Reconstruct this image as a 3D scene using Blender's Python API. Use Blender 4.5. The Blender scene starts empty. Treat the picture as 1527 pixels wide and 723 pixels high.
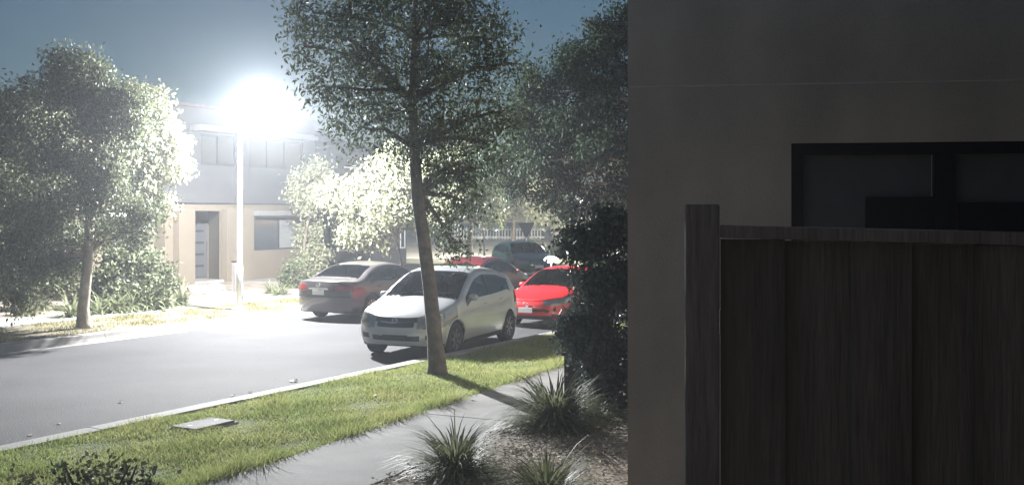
import bpy, math, random
import numpy as np
from mathutils import Vector, Matrix

random.seed(7)
RNG = np.random.default_rng(11)
scene = bpy.context.scene
COL = scene.collection
R = math.radians

# ------------------------------------------------------------------ camera
CAM_H = 2.7
FPX, HZ, CX = 1600.0, 320.0, 763.5          # measured focal length, horizon row, centre column
cam = bpy.data.objects.new('camera', bpy.data.cameras.new('camera'))
COL.objects.link(cam)
cam.location = (0, 0, CAM_H)
cam.rotation_euler = (R(90), 0, 0)
cam.data.sensor_fit = 'HORIZONTAL'
cam.data.sensor_width = 36
cam.data.lens = 36 * FPX / 1527
cam.data.shift_y = -(361.5 - HZ) / 1527
cam.data.clip_start = 0.05
cam.data.clip_end = 2000
scene.camera = cam

# ------------------------------------------------------------------ sky (after dusk), no sun above the horizon
world = bpy.data.worlds.new('World')
scene.world = world
world.use_nodes = True
wn = world.node_tree.nodes
sky = wn.new('ShaderNodeTexSky')
sky.sky_type = 'NISHITA'
sky.sun_disc = False
sky.sun_elevation = R(10.0)
sky.sun_rotation = R(70)
sky.air_density = 1.0
sky.ozone_density = 3.4
sky.dust_density = 0.3
wn['Background'].inputs['Strength'].default_value = 0.029
world.node_tree.links.new(sky.outputs[0], wn['Background'].inputs['Color'])

# ------------------------------------------------------------------ exposure, sampling
vs = scene.view_settings
vs.view_transform = 'Standard'
vs.look = 'None'
vs.gamma = 1
vs.exposure = 1.15
vs.use_curve_mapping = False
cy = scene.cycles
cy.max_bounces = 5
cy.diffuse_bounces = 3
cy.glossy_bounces = 3
cy.transmission_bounces = 4
cy.transparent_max_bounces = 6
cy.volume_bounces = 1
cy.use_denoising = True
cy.sample_clamp_indirect = 4.0
LAMP_POWER = 7800
HAZE = 0.0015

# ------------------------------------------------------------------ road frame: t metres along the street, d metres across it
TH = math.atan(900 / FPX)
SN, CS = math.sin(TH), math.cos(TH)
ROADANG = math.pi / 2 - TH
def rd(t, d, z=0.0):
    return Vector((t * SN - d * CS, t * CS + d * SN, z))
def td(px, d):                     # how far along the street a column of the picture meets the line d
    k = (px - CX) / FPX
    return d * (CS + k * SN) / (SN - k * CS)
def gp(px, py, h=0.0):             # ground point of a pixel measured on the photograph
    y = FPX * (CAM_H - h) / (py - HZ)
    return Vector(((px - CX) / FPX * y, y, h))

# ------------------------------------------------------------------ materials
MATS = {}
def mat(name, col, rough=0.8, metal=0.0, var=0.15, scale=6.0, bump=0.0, bscale=40.0, spec=0.5, coat=0.0, fine=0.0, stretch=None):
    if name in MATS: return MATS[name]
    m = bpy.data.materials.new(name); m.use_nodes = True
    nt = m.node_tree; N = nt.nodes; LK = nt.links
    b = N['Principled BSDF']
    b.inputs['Roughness'].default_value = rough
    b.inputs['Metallic'].default_value = metal
    b.inputs['Specular IOR Level'].default_value = spec
    if coat:
        b.inputs['Coat Weight'].default_value = coat
        b.inputs['Coat Roughness'].default_value = 0.06
    tc = N.new('ShaderNodeTexCoord')
    src = tc.outputs['Object']
    if stretch:
        mpn = N.new('ShaderNodeMapping'); mpn.inputs['Scale'].default_value = stretch
        LK.new(src, mpn.inputs['Vector']); src = mpn.outputs['Vector']
    n1 = N.new('ShaderNodeTexNoise'); n1.inputs['Scale'].default_value = scale; n1.inputs['Detail'].default_value = 6
    LK.new(src, n1.inputs['Vector'])
    r = N.new('ShaderNodeValToRGB')
    lo = [max(0, c * (1 - var)) for c in col]; hi = [min(1, c * (1 + var)) for c in col]
    r.color_ramp.elements[0].position = 0.3; r.color_ramp.elements[0].color = (*lo, 1)
    r.color_ramp.elements[1].position = 0.7; r.color_ramp.elements[1].color = (*hi, 1)
    LK.new(n1.outputs['Fac'], r.inputs['Fac'])
    out = r.outputs['Color']
    if fine:
        n3 = N.new('ShaderNodeTexNoise'); n3.inputs['Scale'].default_value = bscale * 1.7; n3.inputs['Detail'].default_value = 3
        LK.new(src, n3.inputs['Vector'])
        mx = N.new('ShaderNodeMixRGB'); mx.blend_type = 'OVERLAY'; mx.inputs['Fac'].default_value = fine
        LK.new(out, mx.inputs['Color1']); LK.new(n3.outputs['Fac'], mx.inputs['Color2'])
        out = mx.outputs['Color']
    LK.new(out, b.inputs['Base Color'])
    if bump:
        n2 = N.new('ShaderNodeTexNoise'); n2.inputs['Scale'].default_value = bscale; n2.inputs['Detail'].default_value = 4
        LK.new(src, n2.inputs['Vector'])
        bp = N.new('ShaderNodeBump'); bp.inputs['Strength'].default_value = bump; bp.inputs['Distance'].default_value = 0.02
        LK.new(n2.outputs['Fac'], bp.inputs['Height']); LK.new(bp.outputs['Normal'], b.inputs['Normal'])
    MATS[name] = m
    return m

def leafmat(name, col, trans=0.35, rough=0.45, var=0.45, spec=0.5, patch=0):
    if name in MATS: return MATS[name]
    m = bpy.data.materials.new(name); m.use_nodes = True
    nt = m.node_tree; N = nt.nodes; LK = nt.links
    b = N['Principled BSDF']
    b.inputs['Roughness'].default_value = rough
    b.inputs['Specular IOR Level'].default_value = spec
    g = N.new('ShaderNodeNewGeometry')
    r = N.new('ShaderNodeValToRGB')
    r.color_ramp.elements[0].color = (*[c * (1 - var) for c in col], 1)
    r.color_ramp.elements[1].color = (*[min(1, c * (1 + var)) for c in col], 1)
    if patch:                       # worn and dry patches, metres across
        nz_ = N.new('ShaderNodeTexNoise'); nz_.inputs['Scale'].default_value = patch; nz_.inputs['Detail'].default_value = 9; nz_.inputs['Roughness'].default_value = 0.65
        tc = N.new('ShaderNodeTexCoord'); LK.new(tc.outputs['Object'], nz_.inputs['Vector'])
        ad = N.new('ShaderNodeMath'); ad.operation = 'MULTIPLY_ADD'; ad.inputs[1].default_value = 0.45; LK.new(g.outputs['Random Per Island'], ad.inputs[0])
        mr = N.new('ShaderNodeMapRange'); mr.inputs['From Min'].default_value = 0.3; mr.inputs['From Max'].default_value = 0.7; mr.inputs['To Max'].default_value = 0.6
        LK.new(nz_.outputs['Fac'], mr.inputs['Value']); LK.new(mr.outputs[0], ad.inputs[2])
        r.color_ramp.elements[0].color = (*[c * f for c, f in zip(col, (0.62, 0.8, 0.7))], 1)
        r.color_ramp.elements[1].color = (*[c * f for c, f in zip(col, (1.6, 1.25, 1.7))], 1)
        LK.new(ad.outputs[0], r.inputs['Fac'])
    else:
        LK.new(g.outputs['Random Per Island'], r.inputs['Fac'])
    LK.new(r.outputs['Color'], b.inputs['Base Color'])
    t = N.new('ShaderNodeBsdfTranslucent')
    LK.new(r.outputs['Color'], t.inputs['Color'])
    mx = N.new('ShaderNodeMixShader'); mx.inputs['Fac'].default_value = trans
    LK.new(b.outputs[0], mx.inputs[1]); LK.new(t.outputs[0], mx.inputs[2])
    LK.new(mx.outputs[0], N['Material Output'].inputs['Surface'])
    MATS[name] = m
    return m

def emat(name, col, strength):
    m = bpy.data.materials.new(name); m.use_nodes = True
    b = m.node_tree.nodes['Principled BSDF']
    b.inputs['Base Color'].default_value = (0.8, 0.8, 0.8, 1)
    b.inputs['Emission Color'].default_value = (*col, 1)
    b.inputs['Emission Strength'].default_value = strength
    MATS[name] = m
    return m

ASPHALT = mat('asphalt', (0.046, 0.045, 0.048), 0.88, var=0.3, scale=0.45, bump=0.7, bscale=45, fine=0.75)
CONC = mat('concrete', (0.29, 0.28, 0.265), 0.88, var=0.22, scale=1.3, bump=0.25, bscale=45, fine=0.4)
KERBC = mat('kerb_concrete', (0.33, 0.315, 0.295), 0.85, var=0.2, scale=1.7, bump=0.25, bscale=45, fine=0.4)
SOIL = mat('soil', (0.32, 0.275, 0.225), 0.95, var=0.4, scale=3, bump=0.9, bscale=25, fine=0.6)
TURF = mat('turf_soil', (0.15, 0.17, 0.07), 0.95, var=0.4, scale=2.2, bump=0.8, bscale=30, fine=0.5)
DRY = mat('dry_verge', (0.15, 0.13, 0.085), 0.95, var=0.35, scale=1.6, bump=0.8, bscale=25, fine=0.5)
EARTH = mat('earth', (0.10, 0.10, 0.06), 0.95, var=0.4, scale=0.4, bump=0.5, bscale=8)
BARK = mat('bark', (0.13, 0.105, 0.085), 0.9, var=0.4, scale=7, bump=0.9, bscale=22)
PALEBARK = mat('pale_bark', (0.32, 0.28, 0.23), 0.9, var=0.3, scale=6, bump=0.6, bscale=22)
GALV = mat('galvanised_steel', (0.48, 0.49, 0.5), 0.5, metal=0.6, var=0.1, scale=5)
DARKM = mat('dark_metal', (0.03, 0.03, 0.033), 0.5, metal=0.3)
RENDERW = mat('cream_render', (0.16, 0.132, 0.098), 0.9, var=0.07, scale=0.9, bump=0.25, bscale=70)
RENDERG = mat('grey_render', (0.08, 0.08, 0.083), 0.9, var=0.07, scale=0.8, bump=0.25, bscale=70)
RENDERD = mat('taupe_render', (0.66, 0.55, 0.44), 0.92, var=0.2, scale=1.5, bump=0.28, bscale=70, fine=0.25, stretch=(1, 1, 0.6))
WHITEP = mat('white_paint', (0.78, 0.78, 0.76), 0.6, var=0.05, scale=4)
HOODP = mat('hood_paint', (0.18, 0.18, 0.175), 0.7, var=0.06)
FRAMEB = mat('dark_frame', (0.018, 0.018, 0.022), 0.5)
GLASS = mat('window_glass', (0.05, 0.055, 0.06), 0.06, var=0.05, spec=0.8)
BLIND = mat('pale_blind', (0.2, 0.2, 0.2), 0.7, var=0.04)
ROOFT = mat('roof_tile', (0.12, 0.10, 0.09), 0.85, var=0.2)
DOORC = mat('grey_door', (0.085, 0.085, 0.09), 0.55, var=0.05)
WOOD = mat('weathered_timber', (0.165, 0.152, 0.143), 0.9, var=0.26, scale=9, bump=0.5, bscale=60, fine=0.4, stretch=(1, 1, 0.07))
WOODP = mat('post_timber', (0.24, 0.22, 0.215), 0.9, var=0.25, scale=8, bump=0.5, bscale=50, fine=0.4, stretch=(1, 1, 0.1))
TYRE = mat('tyre_rubber', (0.018, 0.018, 0.018), 0.85)
RIM = mat('alloy_rim', (0.62, 0.62, 0.63), 0.3, metal=0.85, var=0.05)
CARGLASS = mat('car_glass', (0.022, 0.025, 0.028), 0.03, var=0.05, spec=0.9)
def carglass(name, tint):
    m = bpy.data.materials.new(name); m.use_nodes = True
    N = m.node_tree.nodes; LK = m.node_tree.links
    N.remove(N['Principled BSDF'])
    tr = N.new('ShaderNodeBsdfTransparent'); tr.inputs['Color'].default_value = (tint, tint * 1.06, tint * 1.06, 1)
    gl = N.new('ShaderNodeBsdfGlossy'); gl.inputs['Roughness'].default_value = 0.02
    fr = N.new('ShaderNodeFresnel'); fr.inputs['IOR'].default_value = 1.6
    mx = N.new('ShaderNodeMixShader')
    LK.new(fr.outputs[0], mx.inputs[0]); LK.new(tr.outputs[0], mx.inputs[1]); LK.new(gl.outputs[0], mx.inputs[2])
    LK.new(mx.outputs[0], N['Material Output'].inputs['Surface'])
    return m
CARGLASS = carglass('car_glass', 0.5)
DARKGLASS = carglass('tinted_glass', 0.13)
SEATC = mat('seat_fabric', (0.05, 0.05, 0.055), 0.9, var=0.2)
DASHC = mat('dash_plastic', (0.09, 0.09, 0.09), 0.7, var=0.1)
PLASTIC = mat('black_plastic', (0.02, 0.02, 0.021), 0.55)
CHROME = mat('chrome', (0.75, 0.75, 0.76), 0.15, metal=1.0, var=0.02)
LENS = mat('headlight_lens', (0.16, 0.17, 0.18), 0.08, var=0.15, scale=14, spec=0.9, coat=0.6)
TAIL = mat('tail_lens', (0.16, 0.008, 0.008), 0.12, var=0.1, spec=0.8)
PLATE = mat('plate_white', (0.7, 0.7, 0.68), 0.5, var=0.05)
ROCK = mat('pale_rock', (0.42, 0.39, 0.35), 0.9, var=0.3, scale=5, bump=0.8, bscale=12)
SIGNB = mat('sign_back', (0.035, 0.035, 0.038), 0.8, metal=0.0, var=0.1)

LEAF_ST = leafmat('street_tree_leaf', (0.06, 0.08, 0.042), 0.4, rough=0.55, spec=0.3)
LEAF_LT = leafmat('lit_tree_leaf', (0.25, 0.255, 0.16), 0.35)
LEAF_GR = leafmat('grey_green_leaf', (0.115, 0.13, 0.075), 0.25, rough=0.6, spec=0.25)
LEAF_DK = leafmat('dark_shrub_leaf', (0.11, 0.14, 0.125), 0.4, rough=0.35)
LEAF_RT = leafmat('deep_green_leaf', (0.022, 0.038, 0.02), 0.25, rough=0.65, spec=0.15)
GRASSM = leafmat('grass_blade', (0.355, 0.43, 0.14), 0.5, rough=0.6, var=0.55, spec=0.3, patch=0.9)
DRYGR = leafmat('dry_grass_blade', (0.20, 0.19, 0.08), 0.35, rough=0.7, var=0.4, spec=0.2)
STRAP = leafmat('strap_leaf', (0.20, 0.22, 0.125), 0.35, rough=0.55, var=0.45, spec=0.3)
STRAPP = leafmat('pale_strap_leaf', (0.22, 0.23, 0.14), 0.3, rough=0.6, var=0.4, spec=0.25)
CHIP = leafmat('mulch_chip', (0.58, 0.51, 0.42), 0.0, rough=0.9, var=0.6, spec=0.2)
DEADLEAF = leafmat('dead_leaf', (0.22, 0.17, 0.10), 0.15, rough=0.7, var=0.5)

# ------------------------------------------------------------------ mesh helpers
class MB:
    def __init__(s): s.v = []; s.f = []
    def add(s, vs, fs):
        o = len(s.v); s.v.extend([tuple(p) for p in vs]); s.f.extend([tuple(i + o for i in f) for f in fs])
        return s
    def box(s, c, size, M=None, taper=1.0):
        hx, hy, hz = [a / 2 for a in size]
        vs = []
        for z in (-1, 1):
            k = taper if z > 0 else 1
            for x, y in ((-1, -1), (1, -1), (1, 1), (-1, 1)):
                p = Vector((x * hx * k, y * hy * k, z * hz))
                if M is not None: p = M @ p
                vs.append(p + Vector(c))
        return s.add(vs, [(3, 2, 1, 0), (4, 5, 6, 7), (0, 1, 5, 4), (1, 2, 6, 5), (2, 3, 7, 6), (3, 0, 4, 7)])
    def tube(s, pts, rad, n=8, cap=True):
        pts = [Vector(p) for p in pts]; vs = []; fs = []
        for i, p in enumerate(pts):
            a = pts[max(0, i - 1)]; b = pts[min(len(pts) - 1, i + 1)]
            d = (b - a).normalized()
            up = Vector((0, 0, 1)) if abs(d.z) < 0.95 else Vector((1, 0, 0))
            e1 = d.cross(up).normalized(); e2 = d.cross(e1)
            r = rad[i] if isinstance(rad, (list, tuple)) else rad
            for k in range(n):
                an = 2 * math.pi * k / n
                vs.append(p + e1 * (math.cos(an) * r) + e2 * (math.sin(an) * r))
        for i in range(len(pts) - 1):
            for k in range(n):
                fs.append((i * n + k, i * n + (k + 1) % n, (i + 1) * n + (k + 1) % n, (i + 1) * n + k))
        if cap:
            fs.append(tuple(range(n - 1, -1, -1))); fs.append(tuple((len(pts) - 1) * n + k for k in range(n)))
        return s.add(vs, fs)
    def lathe(s, prof, n=24, axis='z', c=(0, 0, 0)):
        vs = []; fs = []
        for (r, h) in prof:
            for k in range(n):
                a = 2 * math.pi * k / n
                p = (r * math.cos(a), r * math.sin(a), h) if axis == 'z' else (r * math.cos(a), h, r * math.sin(a))
                vs.append(Vector(p) + Vector(c))
        for i in range(len(prof) - 1):
            for k in range(n):
                fs.append((i * n + k, i * n + (k + 1) % n, (i + 1) * n + (k + 1) % n, (i + 1) * n + k))
        return s.add(vs, fs)
    def build(s, name, m, parent=None, smooth=False, bevel=0.0):
        me = bpy.data.meshes.new(name); me.from_pydata(s.v, [], s.f); me.validate()
        me.materials.append(m)
        if smooth: me.polygons.foreach_set('use_smooth', [True] * len(me.polygons))
        o = bpy.data.objects.new(name, me); COL.objects.link(o)
        if parent is not None: o.parent = parent
        if bevel:
            bv = o.modifiers.new('bevel', 'BEVEL'); bv.width = bevel; bv.segments = 2; bv.limit_method = 'ANGLE'
        return o

def np_mesh(name, V, F, m, parent=None):
    """V (n,3) and F (k,3|4) arrays"""
    me = bpy.data.meshes.new(name)
    V = np.asarray(V, dtype=np.float32); F = np.asarray(F, dtype=np.int32)
    me.vertices.add(len(V)); me.vertices.foreach_set('co', V.ravel())
    k = F.shape[1]
    me.loops.add(F.size); me.loops.foreach_set('vertex_index', F.ravel())
    me.polygons.add(len(F)); me.polygons.foreach_set('loop_start', np.arange(0, F.size, k, dtype=np.int32))
    me.update(calc_edges=True); me.validate()
    me.materials.append(m)
    o = bpy.data.objects.new(name, me); COL.objects.link(o)
    if parent is not None: o.parent = parent
    return o

def tag(o, label=None, cat=None, group=None, kind=None):
    if label: o['label'] = label
    if cat: o['category'] = cat
    if group: o['group'] = group
    if kind: o['kind'] = kind
    return o
def empty(name, loc=(0, 0, 0), rz=0.0):
    o = bpy.data.objects.new(name, None); COL.objects.link(o)
    o.location = loc; o.rotation_euler = (0, 0, rz); o.empty_display_size = 0.2
    return o
def struct(name, mb, m, parent=None, **k):
    o = mb.build(name, m, parent, **k)
    if parent is None: o['kind'] = 'structure'
    return o
def prism(poly, z0, z1):           # poly of (x,y) counter-clockwise or not
    n = len(poly)
    if sum(poly[i][0] * poly[(i + 1) % n][1] - poly[(i + 1) % n][0] * poly[i][1] for i in range(n)) > 0: poly = poly[::-1]
    vs = [(p[0], p[1], z0) for p in poly] + [(p[0], p[1], z1) for p in poly]
    fs = [tuple(range(n)), tuple(range(2 * n - 1, n - 1, -1))] + [(n + i, n + (i + 1) % n, (i + 1) % n, i) for i in range(n)]
    return MB().add(vs, fs)
def strip(t0, t1, d0, d1, z0, z1):
    return prism([rd(t0, d0)[:2], rd(t1, d0)[:2], rd(t1, d1)[:2], rd(t0, d1)[:2]], z0, z1)

# ================================================================== SETTING
struct('ground', prism([(-190, -185), (190, -185), (190, 190), (-190, 190)], -0.6, -0.05), EARTH)
struct('road', strip(-60, 170, 11.35, 18.75, -0.3, 0.0), ASPHALT)
struct('side_street', strip(42, 49, 18.75, 80, -0.3, -0.004), ASPHALT)
D_NK, D_FK = 10.85, 19.2          # kerb lines
struct('near_verge', prism([rd(-30, 4.78)[:2], rd(34, 9.58)[:2], rd(120, 9.58)[:2], rd(120, D_NK - .26)[:2], rd(-30, D_NK - .26)[:2]], -0.3, 0.10), TURF)
struct('far_verge', strip(-60, 41.4, D_FK + 0.26, 22.3, -0.3, 0.10), DRY)
struct('front_gardens', strip(-60, 41.4, 23.8, 60, -0.3, 0.12), SOIL)
struct('garden_bed', prism([rd(-20, 4.06)[:2], rd(34, 8.11)[:2], rd(34, -12)[:2], rd(-20, -12)[:2]], -0.3, 0.118), SOIL)

def kerb(name, d, sgn, t0, t1):
    """concrete kerb and channel in 2.4 m pours; sgn = side the road lies on"""
    root = empty(name); root['kind'] = 'structure'
    prof = [(0.50, 0.004), (0.10, -0.012), (0.055, 0.05), (0.02, 0.125), (-0.03, 0.135), (-0.26, 0.13), (-0.26, -0.2), (0.50, -0.2)]
    ln = 2.4; n = int((t1 - t0) / ln); me = None
    for i in range(n):
        if me is None:
            vs = []
            for tt in (0.004, ln - 0.004):
                for (q, z) in prof: vs.append(Vector((tt, q, z)))
            k = len(prof)
            fs = [(j, (j + 1) % k, k + (j + 1) % k, k + j) for j in range(k)] + [tuple(range(k)), tuple(range(2 * k - 1, k - 1, -1))]
            o = MB().add(vs, fs).build('kerb_section', KERBC, root); me = o.data
        else:
            o = bpy.data.objects.new('kerb_section', me); COL.objects.link(o); o.parent = root
        a = Vector(rd(t0 + i * ln, d, random.uniform(-0.004, 0.004)))
        ux = Vector((SN, CS, 0)); uy = Vector((-CS, SN, 0)) * sgn
        o.matrix_local = Matrix(((ux.x, uy.x, 0, a.x), (ux.y, uy.y, 0, a.y), (0, 0, 1, a.z), (0, 0, 0, 1)))
    return root
kerb('near_kerb', D_NK, 1, -8, 100)
kerb('far_kerb', D_FK, -1, -8, 41)

def slabs(name, d0, d1, t0, t1, ln, z, skew=0.0):
    root = empty(name); root['kind'] = 'structure'; me = None
    for i in range(int((t1 - t0) / ln)):
        if me is None:
            mb = MB().box((ln / 2, (d1 - d0) / 2, -0.06), (ln - 0.010, d1 - d0, 0.12))
            o = mb.build('slab', CONC, root, bevel=0.005); me = o.data
        else:
            o = bpy.data.objects.new('slab', me); COL.objects.link(o); o.parent = root
            bv = o.modifiers.new('bevel', 'BEVEL'); bv.width = 0.005; bv.segments = 2
        a = rd(t0 + i * ln * math.cos(skew), d0 + i * ln * math.sin(skew), z + random.uniform(-0.006, 0.006))
        ux = Vector((SN, CS, 0)) * math.cos(skew) + Vector((-CS, SN, 0)) * math.sin(skew); uy = Vector((-ux.y, ux.x, 0))
        o.matrix_local = Matrix(((ux.x, uy.x, 0, a.x), (ux.y, uy.y, 0, a.y), (0, 0, 1, a.z), (0, 0, 0, 1)))
    return root
SKEW = math.atan(0.075)
def edge(t): return 7.62 + 0.075 * (t - 8)          # lawn edge; the path is 1.45 m wide
slabs('near_footpath', edge(-0.3) - 1.45, edge(-0.3), -0.3, 32, 3.0, 0.125, SKEW)
slabs('far_footpath', 22.32, 23.78, 4, 41, 1.5, 0.13)
struct('garden_path', prism([rd(33.0, 23.8)[:2], rd(34.5, 23.8)[:2], rd(31.9, 29.3)[:2], rd(30.4, 29.3)[:2]], 0.0, 0.135), CONC)
# bank beyond the side street
bk = MB()
xs = [-30, -15, 0, 14]; ys = [66, 72, 80, 110, 150]; zs = [-0.02, 0.25, 0.85, 1.3, 1.6]
vs = [(x, y, z) for y, z in zip(ys, zs) for x in xs]
bk.add(vs, [(j * 4 + i, j * 4 + i + 1, (j + 1) * 4 + i + 1, (j + 1) * 4 + i) for j in range(4) for i in range(3)])
struct('bank', bk, mat('pale_gravel', (0.27, 0.25, 0.22), 0.95, var=0.25, scale=0.7))

# ------------------------------------------------------------------ haze: one closed box of even, thin mist, also standing in for lens glare
hz = prism([(-195, -188), (195, -188), (195, 195), (-195, 195)], -1.6, 14.5).build('haze', mat('mist', (1, 1, 1)))
hm = MATS['mist'].node_tree
for n in list(hm.nodes):
    if n.type != 'OUTPUT_MATERIAL': hm.nodes.remove(n)
pv = hm.nodes.new('ShaderNodeVolumePrincipled')
pv.inputs['Color'].default_value = (0.86, 0.92, 1.0, 1)
pv.inputs['Density'].default_value = HAZE
pv.inputs['Anisotropy'].default_value = 0.6
hm.links.new(pv.outputs[0], hm.nodes['Material Output'].inputs['Volume'])
tag(hz, 'thin night mist also standing in for lens glare around the street lamp', 'haze', kind='stuff')

# ================================================================== STREET LAMP
base = rd(21.9, 20.85, 0.10)
lamp = empty('street_lamp', base, math.atan2(-SN, CS))     # local +x reaches over the road
tag(lamp, 'tall galvanised street lamp glowing white over the road', 'street lamp')
MB().tube([(0, 0, 0), (0, 0, 1.2), (0, 0, 1.22), (0, 0, 5.85)], [0.095, 0.088, 0.075, 0.05], 16).build('pole', GALV, lamp, smooth=True)
MB().lathe([(0.0, 0.03), (0.19, 0.03), (0.19, 0.0), (0, 0)], 20).build('base_plate', GALV, lamp)
MB().box((0.085, 0, 0.55), (0.02, 0.09, 0.32)).build('access_door', GALV, lamp)
MB().tube([(0, 0, 5.7), (0.03, 0, 5.86), (0.18, 0, 5.95), (0.62, 0, 6.02)], [0.045, 0.04, 0.035, 0.03], 10).build('arm', GALV, lamp, smooth=True)
hd = MB()
hd.lathe([(0.0, 0.13), (0.10, 0.12), (0.2, 0.075), (0.235, 0.02), (0.235, 0.0), (0.0, 0.0)], 24)
h = hd.build('lamp_head', GALV, lamp, smooth=True); h.location = (0.85, 0, 6.02); h.scale = (1.25, 0.75, 0.8)
MB().lathe([(0.21, 0.0), (0.2, -0.04), (0.14, -0.09), (0.05, -0.11), (0.0, -0.112)], 24).build('diffuser', emat('lamp_glow', (1.0, 0.98, 0.92), 300), h, smooth=True)
def lamplight(name, loc, power, rad, col, parent, batwing=None):
    L = bpy.data.lights.new(name, 'POINT'); L.energy = power; L.shadow_soft_size = rad; L.color = col
    if batwing:                     # road luminaire: less light straight down, most of it thrown out along the street
        L.use_nodes = True; nt = L.node_tree; N = nt.nodes
        tc = N.new('ShaderNodeTexCoord'); sp = N.new('ShaderNodeSeparateXYZ'); mr = N.new('ShaderNodeMapRange'); cr = N.new('ShaderNodeFloatCurve')
        nt.links.new(tc.outputs['Normal'], sp.inputs[0]); nt.links.new(sp.outputs['Z'], mr.inputs['Value'])
        mr.inputs['From Min'].default_value = -1; mr.inputs['From Max'].default_value = 1
        c = cr.mapping.curves[0]; c.points[0].location = (0, 0.50); c.points[1].location = (1, 0.15)
        for p_ in batwing: c.points.new(*p_)
        cr.mapping.update(); nt.links.new(mr.outputs[0], cr.inputs['Value'])
        ml = N.new('ShaderNodeMath'); ml.operation = 'MULTIPLY'; ml.inputs[1].default_value = 2.0
        nt.links.new(cr.outputs[0], ml.inputs[0]); nt.links.new(ml.outputs[0], N['Emission'].inputs['Strength'])
    o = bpy.data.objects.new(name, L); COL.objects.link(o); o.location = loc; o.parent = parent
    return o
lamplight('lamp_light', (0.85, 0, 5.80), LAMP_POWER, 0.09, (0.98, 0.99, 1.0), lamp, [(0.10, 0.56), (0.22, 0.66), (0.34, 0.95), (0.42, 0.76), (0.5, 0.42), (0.7, 0.30)])

# two far post lanterns seen as white dots through the trees
def lantern(px, py, Y, label, power):
    z0 = 0.0
    x = (px - CX) / FPX * Y; ztop = CAM_H + (HZ - py) / FPX * Y
    r = empty('post_lantern', (x, Y, z0)); tag(r, label, 'lantern', 'far post lanterns')
    MB().tube([(0, 0, -0.05), (0, 0, ztop - 0.32)], [0.07, 0.045], 10).build('post', DARKM, r, smooth=True)
    MB().lathe([(0.0, -0.2), (0.11, -0.17), (0.19, 0.0), (0.15, 0.13), (0, 0.19)], 16, c=(0, 0, ztop)).build('globe', emat('lantern_glow', (1, 0.97, 0.9), 40), r, smooth=True)
    MB().lathe([(0.0, 0.0), (0.22, 0.0), (0.12, 0.09), (0, 0.1)], 16, c=(0, 0, ztop + 0.2)).build('cap', DARKM, r, smooth=True)
    lamplight('lantern_light', (0, -0.45, ztop - 0.1), power, 0.1, (1, 0.96, 0.86), r)
lantern(722, 297, 66, 'small round lantern on a dark post, left of the give-way sign', 3000)
lantern(867, 303, 64, 'small far lantern among the dark trees beside the house wall', 2200)

# ================================================================== HOUSES
def wall_mesh(mb, W, H, T, openings, z0=0.0, y=0.0, x0=0.0):
    """front skin at local y, facing -y, with rectangular holes and reveals; back closed"""
    xs = sorted({x0, x0 + W, *[o[0] for o in openings], *[o[1] for o in openings]})
    zs = sorted({z0, z0 + H, *[o[2] for o in openings], *[o[3] for o in openings]})
    inside = lambda x, z: any(o[0] < x < o[1] and o[2] < z < o[3] for o in openings)
    for i in range(len(xs) - 1):
        for j in range(len(zs) - 1):
            if inside((xs[i] + xs[i + 1]) / 2, (zs[j] + zs[j + 1]) / 2): continue
            mb.add([(xs[i], y, zs[j]), (xs[i + 1], y, zs[j]), (xs[i + 1], y, zs[j + 1]), (xs[i], y, zs[j + 1])], [(0, 1, 2, 3)])
    for a, b, c, d in openings:
        q = [(a, c), (b, c), (b, d), (a, d)]
        for k in range(4):
            p1, p2 = q[k], q[(k + 1) % 4]
            mb.add([(p1[0], y, p1[1]), (p2[0], y, p2[1]), (p2[0], y + T, p2[1]), (p1[0], y + T, p1[1])], [(0, 1, 2, 3)])
    return mb
def shell(mb, x0, x1, y0, y1, z0, z1):       # sides, back and top of a block whose front skin is made elsewhere
    mb.add([(x0, y0, z0), (x0, y1, z0), (x0, y1, z1), (x0, y0, z1)], [(0, 3, 2, 1)])
    mb.add([(x1, y0, z0), (x1, y1, z0), (x1, y1, z1), (x1, y0, z1)], [(0, 1, 2, 3)])
    mb.add([(x0, y1, z0), (x1, y1, z0), (x1, y1, z1), (x0, y1, z1)], [(0, 3, 2, 1)])
    mb.add([(x0, y0, z1), (x1, y0, z1), (x1, y1, z1), (x0, y1, z1)], [(0, 1, 2, 3)])
def window(par, a, b, c, d, y, panes=2, fm=FRAMEB, fw=0.06, gm=GLASS, blind=None):
    f = MB()
    f.box(((a + b) / 2, y, c + fw / 2), (b - a, 0.06, fw)); f.box(((a + b) / 2, y, d - fw / 2), (b - a, 0.06, fw))
    for k in range(panes + 1):
        x = a + fw / 2 + (b - a - fw) * k / panes
        f.box((x, y, (c + d) / 2), (fw, 0.058, d - c - 2 * fw))
    w = f.build('window', fm, par)
    for k in range(panes):
        xa = a + fw / 2 + (b - a - fw) * k / panes; xb = a + fw / 2 + (b - a - fw) * (k + 1) / panes
        m = blind if (blind and k in blind) else gm
        MB().box(((xa + xb) / 2, y + 0.012, (c + d) / 2), (xb - xa - fw - 0.004, 0.02, d - c - 2 * fw - 0.004)).build('pane', GLASS if m is gm else BLIND, w)
    return w

# house local frame: x along the street (t), -y towards the road
def house_root(name, t, d, label, cat='house', z=0.12):
    r = empty(name, rd(t, d, z), ROADANG); tag(r, label, cat); return r

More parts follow.
